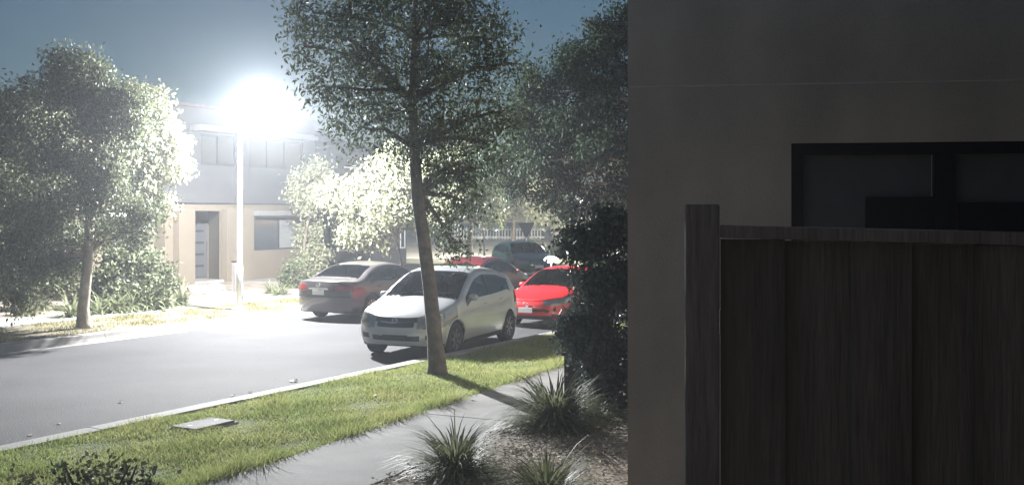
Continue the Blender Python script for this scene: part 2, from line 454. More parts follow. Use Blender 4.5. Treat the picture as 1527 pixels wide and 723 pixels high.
# townhouse opposite: front plane at d = 30
t0 = td(246, 30); t1 = td(470, 30)
H1 = house_root('townhouse', t0, 30, 'cream rendered townhouse with porch and grey door behind the lamp')
w_ = t1 - t0
def lx(px): return td(px, 30) - t0
pxa, pxb = lx(283), lx(330)          # porch opening between pillar and block
g = MB()
wall_mesh(g, w_, 3.0, 0.12, [(pxa, pxb, 0.0, 2.72), (lx(379), lx(453), 1.15, 2.42)])
shell(g, 0, w_, 0, 9, 0, 3.0)
bxl, bxr = td(278, 31.7) - t0, td(311, 31.7) - t0
for (xa, xb) in ((pxa, bxl), (pxb, bxr)):      # porch side walls
    g.add([(xa, 0, 0), (xb, 1.7, 0), (xb, 1.7, 2.72), (xa, 0, 2.72)], [(0, 1, 2, 3)])
g.add([(bxl, 1.7, 0), (bxr, 1.7, 0), (bxr, 1.7, 2.72), (bxl, 1.7, 2.72)], [(0, 1, 2, 3)])
g.add([(pxa, 0, 2.72), (pxb, 0, 2.72), (bxr, 1.7, 2.72), (bxl, 1.7, 2.72)], [(0, 1, 2, 3)])
g.build('wall', RENDERW, H1)
u = MB()
wall_mesh(u, w_, 3.6, 0.12, [(lx(300), lx(352), 4.45, 5.62), (lx(372), lx(452), 4.45, 5.62)], z0=3.0, y=0.02)
shell(u, 0, w_, 0.02, 9, 3.0, 6.6)
u.build('upper_wall', RENDERG, H1)
MB().box((w_ / 2, 4.4, 6.66), (w_ + 0.1, 9.0, 0.1)).build('roof', ROOFT, H1)
MB().box((w_ / 2, 0.3, 3.0), (w_ + 0.06, 0.7, 0.05)).build('storey_band', FRAMEB, H1)
u = MB(); u.box(((lx(284) + lx(462)) / 2, -0.22, 5.82), (lx(462) - lx(284), 0.5, 0.22)); u.build('sun_hood', HOODP, H1, bevel=0.01)
u = MB(); u.box(((lx(372) + lx(455)) / 2 + 0.05, -0.2, 2.63), (lx(455) - lx(370), 0.5, 0.2)); u.build('window_hood', HOODP, H1, bevel=0.01)
window(H1, lx(379), lx(453), 1.15, 2.42, 0.07, 2, blind=(1,))
window(H1, lx(300), lx(352), 4.45, 5.62, 0.09, 2)
window(H1, lx(372), lx(452), 4.45, 5.62, 0.09, 3)
MB().box(((lx(330) + lx(370)) / 2, -0.17, 1.36), (lx(370) - lx(330), 0.3, 2.9)).build('porch_block', RENDERW, H1, bevel=0.01)
MB().box(((lx(258) + lx(282)) / 2, -0.17, 1.36), (lx(282) - lx(258), 0.3, 2.9)).build('porch_pillar', RENDERW, H1, bevel=0.01)
dxa, dxb = td(283, 31.65) - t0, td(309, 31.65) - t0; dxc = (dxa + dxb) / 2
dr = MB().box((dxc, 1.66, 1.2), (dxb - dxa, 0.05, 2.2)).build('door', DOORC, H1)
for k in range(4): MB().box((dxc - 0.05, 1.625, 0.55 + k * 0.46), (0.6, 0.02, 0.09)).build('glass_slot', GLASS, dr)
MB().tube([(dxb - 0.08, 1.6, 0.8), (dxb - 0.08, 1.6, 1.5)], 0.015, 8).build('handle', CHROME, dr)
MB().box(((pxa + pxb) / 2, 0.75, 0.04), (pxb - pxa + 0.2, 1.8, 0.1)).build('porch_step', CONC, H1)

# attached townhouse behind the left tree
ta = 12.0; tb = t0 - 0.02
H2 = house_root('townhouse', ta, 30.6, 'townhouse half hidden behind the big left street tree')
w2 = tb - ta
g = MB(); ops = [(w2 - 2.2, w2 - 0.5, 0.0, 2.3), (w2 - 6.2, w2 - 3.9, 0.9, 2.3), (w2 - 11.5, w2 - 9.5, 0.9, 2.3), (w2 - 5.6, w2 - 3.4, 3.9, 5.1)]
wall_mesh(g, w2, 6.2, 0.12, ops); shell(g, 0, w2, 0, 9, 0, 6.2); g.build('wall', RENDERW, H2)
for k, o in enumerate(ops): window(H2, *o, 0.08, 2, blind=(1,) if k % 2 else None)
MB().box((w2 - 1.35, -0.35, 2.62), (2.6, 0.8, 0.22)).build('window_hood', WHITEP, H2, bevel=0.01)
MB().box((w2 / 2, 4.3, 6.28), (w2, 9.6, 0.14)).build('roof', ROOFT, H2)

# corner house seen between the lit tree and the street tree trunk
H3 = house_root('corner_house', td(492, 31), 31, 'dim corner house with small windows behind the bright tree')
w3 = 41.2 - td(492, 31)
a3 = td(592, 31) - td(492, 31)
g = MB(); ops = [(a3, a3 + 0.8, 0.9, 2.0), (0.8, 2.3, 0.9, 2.2), (1.0, 2.8, 3.6, 4.8)]
wall_mesh(g, w3, 5.6, 0.12, ops); shell(g, 0, w3, 0, 8, 0, 5.6); g.build('wall', RENDERG, H3)
for o in ops: window(H3, *o, 0.08, 2, fm=WHITEP)
rf = MB(); rf.add([(-0.3, -0.4, 5.6), (w3 + 0.3, -0.4, 5.6), (w3 + 0.3, 8.4, 5.6), (-0.3, 8.4, 5.6), (1.6, 4, 7.1), (w3 - 1.6, 4, 7.1)],
       [(0, 1, 5, 4), (1, 2, 5), (2, 3, 4, 5), (3, 0, 4), (3, 2, 1, 0)]); rf.build('roof', ROOFT, H3)

# far picket fence on the bank
FY = 80.0
def fx(px, Y): return (px - CX) / FPX * Y
pf = empty('picket_fence', (fx(672, FY), FY, 0.85)); tag(pf, 'low white picket fence glowing in the distance behind the give-way sign', 'fence')
fl = fx(812, FY) - fx(672, FY)
MB().box((fl / 2, 0.03, 0.16), (fl, 0.05, 0.14)).build('rail', WHITEP, pf)
MB().box((fl / 2, 0.03, 0.74), (fl, 0.05, 0.09)).build('rail', WHITEP, pf)
me = None
npk = int(fl / 0.22)
for i in range(npk):
    if i % 9 == 0: continue
    if me is None:
        o = MB().add([(-.045, 0, 0), (.045, 0, 0), (.045, 0, .86), (0, 0, .95), (-.045, 0, .86), (-.045, -.02, 0), (.045, -.02, 0), (.045, -.02, .86), (0, -.02, .95), (-.045, -.02, .86)],
                     [(0, 1, 2, 3, 4), (9, 8, 7, 6, 5), (0, 5, 6, 1), (1, 6, 7, 2), (2, 7, 8, 3), (3, 8, 9, 4), (4, 9, 5, 0)]).build('picket', WHITEP, pf); me = o.data
    else:
        o = bpy.data.objects.new('picket', me); COL.objects.link(o); o.parent = pf
    o.location = (i * 0.22 + 0.1, random.uniform(-0.005, 0.005), random.uniform(-0.02, 0.02))
for i in range(0, npk, 9):
    MB().box((i * 0.22 + 0.1, 0.03, 0.5), (0.12, 0.12, 1.08)).build('post', WHITEP, pf)

# ================================================================== NEAR HOUSE WALL AND FENCE (right)
WY = 7.0
wang = R(-9)
nx = (936 - CX) / FPX * WY
NH = empty('rendered_house', (nx, WY, 0.0), wang)
tag(NH, 'dark rendered house wall with a black framed window above the fence', 'house')
def npx(px, off=0.0):      # picture column -> metres along this wall
    k = (px - CX) / FPX
    return (k * WY - nx) / (math.cos(wang) - k * math.sin(wang))
def nz(py, a): return CAM_H + (HZ - py) / FPX * (WY + a * math.sin(wang))
a0 = npx(1180); a1 = npx(1640)
zt = nz(214, a0); zb = nz(345, a0) - 0.2
g = MB()
groove = nz(127, npx(1100))
wall_mesh(g, 6.5, groove - 0.006 + 0.3, 0.14, [(a0, a1, zb, zt)], z0=-0.3)
wall_mesh(g, 6.5, 6.6 - groove, 0.1, [], z0=groove + 0.004)
g.add([(0, 0, groove - 0.006), (6.5, 0, groove - 0.006), (6.5, 0.012, groove - 0.006), (0, 0.012, groove - 0.006)], [(0, 1, 2, 3)])
g.add([(0, 0.012, groove - 0.006), (6.5, 0.012, groove - 0.006), (6.5, 0.012, groove + 0.004), (0, 0.012, groove + 0.004)], [(0, 1, 2, 3)])
g.add([(0, 0, groove + 0.004), (6.5, 0, groove + 0.004), (6.5, 0.012, groove + 0.004), (0, 0.012, groove + 0.004)], [(3, 2, 1, 0)])
# side that runs away along the street
ex = Vector((0, 11, 0))
g.add([(0, 0, -0.3), (0.0, 11, -0.3), (0.0, 11, 6.6), (0, 0, 6.6)], [(0, 3, 2, 1)])
g.add([(0, 11, -0.3), (6.5, 11, -0.3), (6.5, 11, 6.6), (0, 11, 6.6)], [(0, 3, 2, 1)])
g.add([(0, 0, 6.6), (6.5, 0, 6.6), (6.5, 11, 6.6), (0, 11, 6.6)], [(0, 1, 2, 3)])
g.build('wall', RENDERD, NH)
MB().box((3.25, 0.004, groove - 0.001), (6.49, 0.014, 0.0085)).build('control_joint', mat('joint_sealant', (0.78, 0.74, 0.68), 0.7, var=0.1), NH)
wf = MB(); fwd = 0.075
wf.box(((a0 + a1) / 2, 0.05, zt - fwd / 2), (a1 - a0, 0.08, fwd)); wf.box(((a0 + a1) / 2, 0.05, zb + fwd / 2), (a1 - a0, 0.08, fwd))
am = npx(1410)
for x, ww in ((a0 + fwd / 2, fwd), (am, 0.12), (a1 - fwd / 2, fwd)): wf.box((x, 0.05, (zb + zt) / 2), (ww, 0.078, zt - zb - 2 * fwd))
W1 = wf.build('window', FRAMEB, NH)
RECLASS = mat('dim_pane', (0.16, 0.16, 0.165), 0.35, var=0.1)
MB().box(((a0 + am) / 2, 0.075, (zb + zt) / 2), (am - a0 - 0.14, 0.02, zt - zb - 2 * fwd - 0.004)).build('pane', RECLASS, W1)
MB().box(((am + a1) / 2, 0.075, (zb + zt) / 2), (a1 - am - 0.14, 0.02, zt - zb - 2 * fwd - 0.004)).build('pane', RECLASS, W1)
as_ = npx(1292); zsash = nz(293, as_)
sm = MB().box(((as_ + am) / 2 - 0.03, 0.045, (zb + zsash) / 2 + 0.037), (am - as_ - 0.062, 0.03, zsash - zb - fwd - 0.002)); sm.build('dark_sash', FRAMEB, W1)
MB().box(((am + a1) / 2 - 0.01, 0.045, (zb + zsash) / 2 + 0.02), (a1 - am - 0.2, 0.03, zsash - zb - fwd - 0.04)).build('dark_sash', FRAMEB, W1)

FZ = 3.45
fang = R(-10)
fxx = (1047 - CX) / FPX * FZ
FN = empty('paling_fence', (fxx, FZ, 0.0), fang)
tag(FN, 'dark weathered timber paling fence with capping rail and square post', 'fence')
def fpx(px):
    k = (px - CX) / FPX
    return (k * FZ - fxx) / (math.cos(fang) - k * math.sin(fang))
def fz(py, a): return CAM_H + (HZ - py) / FPX * (FZ + a * math.sin(fang))
pw = fpx(1073) - fpx(1022)
MB().box((0, 0.0, fz(305, 0) / 2 - 0.1), (pw, pw, fz(305, 0) + 0.2)).build('post', WOODP, FN, bevel=0.006)
e0, e1 = fpx(1074), fpx(1700)
zc0, zc1 = fz(335.5, e0), fz(350, e1)
th = 0.040
slope = math.atan2(zc1 - zc0, e1 - e0)
rm = Matrix.Rotation(-slope, 3, 'Y')
MB().box(((e0 + e1) / 2, -0.01, (zc0 + zc1) / 2 - th / 2), (math.hypot(e1 - e0, zc1 - zc0), 0.085, th), rm).build('capping_rail', WOODP, FN, bevel=0.004)
edges = [1074, 1171, 1267, 1359, 1452, 1545, 1640, 1700]
for i in range(len(edges) - 1):
    bk_ = i % 2; lap = 0.006 if bk_ else -0.0015
    xa, xb = fpx(edges[i]) - lap, fpx(edges[i + 1]) + lap
    ztop = zc0 + (zc1 - zc0) * ((xa + xb) / 2 - e0) / (e1 - e0) - th - 0.003
    mb = MB(); nseg = 5
    vs = []; fs = []
    off = 0.022 * bk_ + random.uniform(-0.002, 0.002)
    for zz in (-0.1, ztop):
        for k in range(nseg + 1):
            x = xa + (xb - xa) * k / nseg
            vs.append((x, -0.012 + off + random.uniform(-0.002, 0.002), zz))
    for k in range(nseg): fs.append((k, k + 1, nseg + 2 + k, nseg + 1 + k))
    mb.add(vs, fs)
    mb.box(((xa + xb) / 2, 0.008 + off, (ztop - 0.1) / 2), (xb - xa, 0.016, ztop + 0.1))
    mb.build('paling', WOOD, FN)
for zz in (0.5, 1.5, 2.35): MB().box(((e0 + e1) / 2, 0.06, zz), (e1 - e0, 0.045, 0.08)).build('back_rail', WOOD, FN)

# unseen house carrying the camera; wall, wing and roof edge shaped to shade the passage
OWNB = mat('dark_brown_brick', (0.14, 0.115, 0.095), 0.9, var=0.25, scale=5)
OH = empty('camera_side_house', (0, 0, 0)); tag(OH, 'unseen house where the camera hangs, shaped to shade the fence and wall', 'house')
MB().box((0.4, -0.65, 3.2), (14.8, 0.9, 6.6)).build('wall', OWNB, OH)
MB().box((4.6, 1.7, 3.2), (5.2, 3.8, 6.6)).build('shading_wing', OWNB, OH)
MB().box((4.3, 2.75, 4.5), (6.6, 5.8, 0.2)).build('shading_eave', OWNB, OH)

# ================================================================== CARS
def pchip(pts):
    xs = np.array([p[0] for p in pts], float); ys = np.array([p[1] for p in pts], float)
    h = np.diff(xs); dl = np.diff(ys) / h
    m = np.zeros(len(xs)); m[0] = dl[0]; m[-1] = dl[-1]
    for i in range(1, len(xs) - 1):
        if dl[i - 1] * dl[i] > 0:
            w1 = 2 * h[i] + h[i - 1]; w2 = h[i] + 2 * h[i - 1]
            m[i] = (w1 + w2) / (w1 / dl[i - 1] + w2 / dl[i])
    def f(x):
        x = np.clip(x, xs[0], xs[-1]); i = np.clip(np.searchsorted(xs, x) - 1, 0, len(xs) - 2)
        hh = h[i]; s = (x - xs[i]) / hh
        return (ys[i] * (1 + 2 * s) * (1 - s) ** 2 + m[i] * hh * s * (1 - s) ** 2 + ys[i + 1] * s * s * (3 - 2 * s) + m[i + 1] * hh * s * s * (s - 1))
    return f

def make_car(name, label, S, pos, ang, paint, group='cars parked along the street'):
    root = empty(name, pos, ang); tag(root, label, 'car', group)
    L, W, H = S['L'], S['W'], S['H']
    top = pchip(S['top']); belt = pchip(S['belt'])
    NU, NV, NW = 132, 36, 28
    KB, KE = 18, 26
    W1_, W2_ = KB / NW, KE / NW
    def mp(u, v, w):
        av = abs(v)
        no = S.get('na', 0.34) * av ** 3.2 + S.get('nb', 0.07) * ((w - 0.42) / 0.58) ** 2
        ro = S.get('ra', 0.22) * av ** 3.5 + S.get('rb', 0.05) * ((w - 0.5) / 0.5) ** 2
        x = no + u * (L - no - ro)
        dr = 0.075 * (1 - (1 - min(av, 1) ** 7) ** (1 / 3.0))
        zt = float(top(x)) - 0.03 * v * v - dr
        e = min(x, L - x)
        zb = 0.19 + 0.05 * max(0, 1 - e / 0.7) ** 2
        b = float(belt(x))
        z1 = min(b + 0.025, zb + 0.75 * (zt - zb)); z2 = max(zt - 0.05, z1 + 0.5 * (zt - z1))
        if w < W1_: z = zb + (z1 - zb) * w / W1_
        elif w < W2_: z = z1 + (z2 - z1) * (w - W1_) / (W2_ - W1_)
        else: z = z2 + (zt - z2) * (w - W2_) / (1 - W2_)
        pl = 1 - 0.09 * max(0, 1 - x / 1.0) ** 2 - 0.07 * max(0, 1 - (L - x) / 0.9) ** 2
        k = 1 - 0.08 * max(0, (0.5 - z) / 0.3) ** 2
        if z > 0.62: k -= 0.035 * min(1, (z - 0.62) / max(0.05, b - 0.62)) ** 2
        if z > b: k -= S.get('tumble', 0.24) * ((z - b) / (H - b)) ** 1.15
        ch = S.get('crease', 0.0)
        return Vector((L / 2 - x, v * W / 2 * pl * k, z)), x
    us = [i / NU for i in range(NU + 1)]
    vv = [(1 if s >= 0 else -1) * (1 - (1 - abs(s)) ** 1.5) for s in [2 * i / NV - 1 for i in range(NV + 1)]]
    ws = [i / NW for i in range(NW + 1)]
    pool = {}; P = []
    def vid(i, j, k):
        key = (i, j, k)
        if key not in pool:
            p, x = mp(us[i], vv[j], ws[k]); pool[key] = len(P); P.append(p)
        return pool[key]
    parts = {}
    wr = S['wr']; wx = S['wx']
    def put(face, ids, extra=None):
        c = sum((P[i] for i in ids), Vector()) / 4
        x = L / 2 - c.x; y = c.y; z = c.z; sd = 'l' if y > 0 else 'r'
        nm = 'body'
        if face == 'side':
            for w0 in wx:
                if (x - w0) ** 2 + (z - wr) ** 2 < (wr + 0.055) ** 2: return
            tall = float(top(x)) - 0.105 - 0.05 - float(belt(x)) - 0.025
            if KB <= extra < KE and tall > 0.03 and S['sw'][0] < x < S['sw'][1]:
                bp = S['bp']
                if abs(x - bp) < 0.035: nm = ('pillar_trim', sd)
                else: nm = ('side_window', sd, x < bp)
            elif z < 0.27: nm = 'sill_trim'
        if face == 'top':
            a = abs(extra)
            if S['ws'][0] < x < S['ws'][1] and a < 0.93: nm = 'windscreen'
            elif S['rw'][0] < x < S['rw'][1] and a < 0.86: nm = 'rear_window'
        f = S['zones'](face, x, y, z, W)
        if f and nm in ('body', 'sill_trim'): nm = (f, sd) if f in ('headlight', 'tail_light', 'fog_light') else f
        parts.setdefault(nm, []).append(ids)
    for i in range(NU):
        for j in range(NV):
            put('top', (vid(i, j, NW), vid(i, j + 1, NW), vid(i + 1, j + 1, NW), vid(i + 1, j, NW)), (vv[j] + vv[j + 1]) / 2)
        for k in range(NW):
            put('side', (vid(i, 0, k), vid(i, 0, k + 1), vid(i + 1, 0, k + 1), vid(i + 1, 0, k)), k)
            put('side', (vid(i, NV, k), vid(i + 1, NV, k), vid(i + 1, NV, k + 1), vid(i, NV, k + 1)), k)
    for j in range(NV):
        for k in range(NW):
            put('front', (vid(0, j, k), vid(0, j + 1, k), vid(0, j + 1, k + 1), vid(0, j, k + 1)))
            put('rear', (vid(NU, j, k), vid(NU, j, k + 1), vid(NU, j + 1, k + 1), vid(NU, j + 1, k)))
    pm = {'body': paint, 'pillar_trim': PLASTIC, 'side_window': DARKGLASS, 'windscreen': CARGLASS, 'rear_window': DARKGLASS, 'sill_trim': PLASTIC,
          'headlight': LENS, 'tail_light': TAIL, 'grille': PLASTIC, 'lower_grille': PLASTIC, 'fog_light': PLASTIC, 'bumper_trim': PLASTIC, 'chrome_strip': CHROME, 'lower_bumper': PLASTIC}
    for nm, fl in parts.items():
        n0 = nm[0] if isinstance(nm, tuple) else nm
        mb = MB(); rem = {}
        vs = []; fs = []
        for f in fl:
            g_ = []
            for i in f:
                if i not in rem: rem[i] = len(vs); vs.append(P[i])
                g_.append(rem[i])
            fs.append(tuple(g_))
        mb.add(vs, fs); mb.build(n0, pm[n0], root, smooth=True)
    # dark under-body closing the hull
    ub = MB(); ub.box((0, 0, 0.42), (L - 0.9, W - 0.5, 0.42)); ub.build('underbody', PLASTIC, root)
    # cabin
    xd = S['ws'][0]
    MB().box((L / 2 - xd - 0.18, 0, 0.86), (0.55, W - 0.34, 0.16)).build('dashboard', DASHC, root, bevel=0.03)
    for sy in (1, -1):
        sm_ = MB(); Mr = Matrix.Rotation(R(-14), 3, 'Y')
        sm_.box((L / 2 - xd - 1.35, sy * 0.36, 0.92), (0.14, 0.46, 0.62), Mr); sm_.box((L / 2 - xd - 1.45, sy * 0.36, 1.27), (0.09, 0.26, 0.17), Mr)
        sm_.build('front_seat', SEATC, root, bevel=0.03)
    MB().box((L / 2 - xd - 2.3, 0, 0.88), (0.16, W - 0.45, 0.5), Matrix.Rotation(R(-14), 3, 'Y')).build('rear_seat', SEATC, root, bevel=0.03)
    MB().tube([(L / 2 - xd - 0.5 - 0.05 * math.sin(a), -0.36 + 0.18 * math.cos(a), 0.93 + 0.17 * math.sin(a)) for a in np.linspace(0, 2 * math.pi, 17)], 0.014, 6, cap=False).build('steering_wheel', PLASTIC, root)
    # wheels
    tw = MB().lathe([(wr * 0.62, -0.095), (wr * 0.9, -0.10), (wr * 0.985, -0.08), (wr, -0.03), (wr, 0.03), (wr * 0.985, 0.08), (wr * 0.9, 0.10), (wr * 0.62, 0.095)], 28, 'y')
    rm_ = MB().lathe([(wr * 0.66, 0.095), (wr * 0.62, 0.085), (wr * 0.58, 0.03), (wr * 0.58, -0.09)], 28, 'y')
    ns = S.get('spokes', 7)
    for q in range(ns):
        a = 2 * math.pi * q / ns
        M_ = Matrix.Rotation(a, 3, 'Y')
        rm_.box(M_ @ Vector((wr * 0.33, 0.07, 0)), (wr * 0.62, 0.03, wr * 0.13), M_)
    hb = MB().lathe([(0.0, 0.09), (wr * 0.14, 0.088), (wr * 0.17, 0.06), (wr * 0.5, 0.02), (wr * 0.5, 0.0), (0, 0)], 20, 'y')
    meshes = None
    for w0 in wx:
        for sy in (1, -1):
            if meshes is None:
                hub = hb.build('wheel', PLASTIC if S.get('dkhub', 1) else RIM, root, smooth=True)
                ty = tw.build('tyre', TYRE, hub, smooth=True); ri = rm_.build('rim', S.get('rimm', RIM), hub)
                meshes = (hub.data, ty.data, ri.data)
            else:
                hub = bpy.data.objects.new('wheel', meshes[0]); COL.objects.link(hub); hub.parent = root
                for n_, m_ in (('tyre', meshes[1]), ('rim', meshes[2])):
                    o = bpy.data.objects.new(n_, m_); COL.objects.link(o); o.parent = hub
            hub.location = (L / 2 - w0, sy * (W / 2 - 0.115), wr)
            if sy < 0: hub.rotation_euler = (0, 0, math.pi)
            # arch lip
            arc = []
            for q in range(15):
                a = math.pi * (-0.08 + 1.16 * q / 14)
                xx = w0 - (wr + 0.055) * math.cos(a); zz = wr + (wr + 0.055) * math.sin(a)
                e = min(xx, L - xx)
                kk = 1 - 0.08 * max(0, (0.5 - zz) / 0.3) ** 2
                if zz > 0.62: kk -= 0.01
                pl = 1 - 0.09 * max(0, 1 - xx / 1.0) ** 2 - 0.07 * max(0, 1 - (L - xx) / 0.9) ** 2
                arc.append((L / 2 - xx, sy * (W / 2 * pl * kk - 0.012), zz))
            MB().tube(arc, 0.026, 6).build('arch_lip', paint, root, smooth=True)
            lin = MB()
            vs = []
            for q in range(13):
                a = math.pi * q / 12
                for yy in (W / 2 - 0.03, W / 2 - 0.3):
                    vs.append((L / 2 - w0 + (wr + 0.05) * math.cos(a), sy * yy, wr + (wr + 0.05) * math.sin(a)))
            lin.add(vs, [(2 * q, 2 * q + 1, 2 * q + 3, 2 * q + 2) for q in range(12)])
            lin.build('wheel_liner', PLASTIC, root)
    # mirrors and handles
    xm = S['mx']
    for sy in (1, -1):
        zb_ = float(belt(xm)) + 0.07
        m_ = MB().lathe([(0.0, -0.1), (0.05, -0.085), (0.075, -0.03), (0.075, 0.05), (0.05, 0.09), (0, 0.1)], 12, 'y')
        o = m_.build('mirror', paint, root, smooth=True); o.scale = (0.7, 1.0, 0.85); o.location = (L / 2 - xm, sy * (W / 2 + 0.05), zb_)
        for hx in S['hx']:
            zz = float(belt(hx)) - 0.12
            p = W / 2 * 0.983
            MB().tube([(L / 2 - hx + 0.09, sy * (p - 0.02), zz), (L / 2 - hx + 0.07, sy * (p + 0.02), zz), (L / 2 - hx - 0.07, sy * (p + 0.02), zz), (L / 2 - hx - 0.09, sy * (p - 0.02), zz)], 0.013, 6).build('door_handle', paint, root)
    # number plates front and rear
    for end, zz in ((1, S['plz'][0]), (-1, S['plz'][1])):
        xx = end * (L / 2 + 0.012 - (S.get('plin', (0.02, 0.02))[0 if end > 0 else 1]))
        MB().box((xx, 0, zz), (0.02, 0.37, 0.125)).build('number_plate', PLATE, root, bevel=0.004)
    S.get('extra', lambda r, S_: None)(root, S)
    return root

def emblem(root, x, z, r=0.06):
    mb = MB()
    pts = [(x, math.cos(a) * r, z + math.sin(a) * r * 0.72) for a in np.linspace(0, 2 * math.pi, 17)]
    mb.tube(pts, 0.009, 6, cap=False)
    mb.tube([(x, -r * 0.75, z + r * 0.4), (x, 0, z - r * 0.35), (x, r * 0.75, z + r * 0.4)], 0.008, 6)
    mb.build('emblem', CHROME, root)

def z_hatch(face, x, y, z, W):
    a = abs(y)
    if face in ('front', 'top', 'side') and x < 0.8 and a > 0.42 and 0.535 + x * 0.13 < z < 0.715 + x * 0.24 and x < 0.16 + (a - 0.42) * 1.6: return 'headlight'
    if face == 'front':
        if 0.565 < z and a < 0.43 - (0.72 - z) * 0.6 : return 'grille'
        if 0.335 < z < 0.425 and a < 0.46: return 'lower_grille'
        if 0.36 < z < 0.44 and 0.56 < a < 0.76: return 'fog_light'
        if z < 0.25: return 'lower_bumper'
    if face in ('rear', 'side') and x > 3.5 and a > 0.52 and 0.78 < z < 1.02: return 'tail_light'
    return None
def ex_hatch(root, S):
    L = S['L']; W = S['W']
    MB().tube([(L / 2 - 0.03, -0.30, 0.665), (L / 2 - 0.015, 0, 0.645), (L / 2 - 0.03, 0.30, 0.665)], 0.012, 6).build('chrome_strip', CHROME, root)
    for yy in (-0.45, 0.12):
        MB().tube([(L / 2 - 0.98, yy, 1.075), (L / 2 - 1.03, yy + 0.28, 1.10), (L / 2 - 1.07, yy + 0.52, 1.115)], 0.012, 6).build('wiper', PLASTIC, root)
    emblem(root, L / 2 - 0.015, 0.69, 0.05)
    if root.name == 'parked_car':
        MB().box((L / 2 - 1.22, -0.25, 1.03), (0.03, 0.42, 0.13), Matrix.Rotation(R(-52), 3, 'Y')).build('paper', PLATE, root)
        MB().box((L / 2 - 1.18, -0.62, 1.02), (0.03, 0.20, 0.12), Matrix.Rotation(R(-52), 3, 'Y')).build('paper', PLATE, root)
HATCH = dict(L=3.9, W=1.76, H=1.55, top=[(0, .66), (.08, .74), (.4, .90), (.85, 1.02), (.95, 1.05), (1.4, 1.30), (1.8, 1.48), (2.2, 1.55), (2.75, 1.525), (3.2, 1.43), (3.42, 1.35), (3.7, 1.08), (3.83, .97), (3.9, .85)],
    belt=[(0, .66), (.5, .82), (1.0, .945), (2.4, .99), (3.4, 1.04), (3.9, .9)], wr=0.315, wx=(0.76, 3.26), sw=(1.2, 3.28), bp=2.2, ws=(0.97, 1.8), rw=(3.42, 3.72),
    mx=1.32, hx=(2.05, 2.85), plz=(0.50, 0.72), plin=(0.035, 0.03), zones=z_hatch, extra=ex_hatch, na=0.27, nb=0.07, rimm=mat('shaded_rim', (0.16, 0.16, 0.165), 0.5, metal=0.4))  # rim colour darkened to carry the shade on the wheels

def z_sedan(face, x, y, z, W):
    a = abs(y)
    if face in ('rear', 'side', 'top') and x > 4.42 and a > 0.46 and 0.77 < z < 0.93 and x > 4.42 + (0.9 - a) * 0.3: return 'tail_light'
    if face == 'rear':
        if 0.62 < z < 0.66 and a < 0.85: return 'bumper_trim'
        if z < 0.27: return 'lower_bumper'
    if face in ('front', 'side', 'top') and x < 0.6 and a > 0.45 and 0.58 < z < 0.72: return 'headlight'
    if face == 'front' and 0.35 < z < 0.62 and a < 0.45: return 'grille'
    return None
def ex_sedan(root, S):
    L = S['L']
    MB().box((-L / 2 - 0.0, 0, 0.83), (0.03, 0.62, 0.035)).build('boot_strip', CHROME, root, bevel=0.006)
    emblem(root, -L / 2 - 0.005, 0.93, 0.06)
    MB().tube([(-L / 2 + 0.75, 0, 1.40), (-L / 2 + 0.82, 0, 1.435)], [0.03, 0.012], 8).build('aerial', PLASTIC, root)
SEDAN = dict(L=4.75, W=1.82, H=1.45, top=[(0, .70), (.12, .76), (.6, .88), (1.2, .97), (1.35, 1.0), (1.8, 1.23), (2.2, 1.40), (2.7, 1.455), (3.2, 1.42), (3.6, 1.31), (4.0, 1.13), (4.15, 1.08), (4.5, 1.055), (4.68, 1.03), (4.75, .98)],
    belt=[(0, .68), (.6, .82), (1.35, .92), (3.0, .955), (4.2, 1.0), (4.75, .97)], wr=0.33, wx=(0.9, 3.68), sw=(1.55, 3.75), bp=2.55, ws=(1.38, 2.2), rw=(3.38, 4.06),
    mx=1.7, hx=(2.4, 3.35), plz=(0.5, 0.74), plin=(0.03, 0.0), zones=z_sedan, extra=ex_sedan, na=0.36, ra=0.26, rb=0.05, spokes=9, dkhub=0)

def z_red(face, x, y, z, W):
    a = abs(y)
    if face in ('front', 'top', 'side') and x < 0.7 and a > 0.40 and 0.575 + x * 0.12 < z < 0.69 + x * 0.22 and x < 0.1 + (a - 0.40) * 1.5: return 'headlight'
    if face == 'front':
        if 0.42 < z < 0.50 and a < 0.55: return 'grille'
        if 0.235 < z < 0.33 and a < 0.62: return 'lower_grille'
        if 0.27 < z < 0.37 and 0.62 < a < 0.80: return 'fog_light'
        if z < 0.235: return 'lower_bumper'
    if face in ('rear', 'side') and x > 3.9 and a > 0.5 and 0.80 < z < 1.0: return 'tail_light'
    return None
def ex_red(root, S):
    emblem(root, S['L'] / 2 + 0.0, 0.60, 0.075)
REDH = dict(HATCH); REDH.update(L=4.3, H=1.46, na=0.34, W=1.76, top=[(0, .68), (.1, .74), (.5, .86), (1.05, .96), (1.2, .99), (1.6, 1.22), (2.0, 1.40), (2.45, 1.46), (3.1, 1.44), (3.6, 1.36), (3.85, 1.29), (4.1, 1.06), (4.23, .96), (4.3, .85)],
    belt=[(0, .66), (.5, .79), (1.2, .90), (2.6, .945), (3.9, 1.0), (4.3, .9)], wx=(0.86, 3.5), sw=(1.42, 3.7), bp=2.45, ws=(1.23, 1.99), rw=(3.85, 4.12), mx=1.55, hx=(2.25, 3.15), plz=(0.46, 0.70), plin=(-0.012, 0.03), zones=z_red, extra=ex_red)

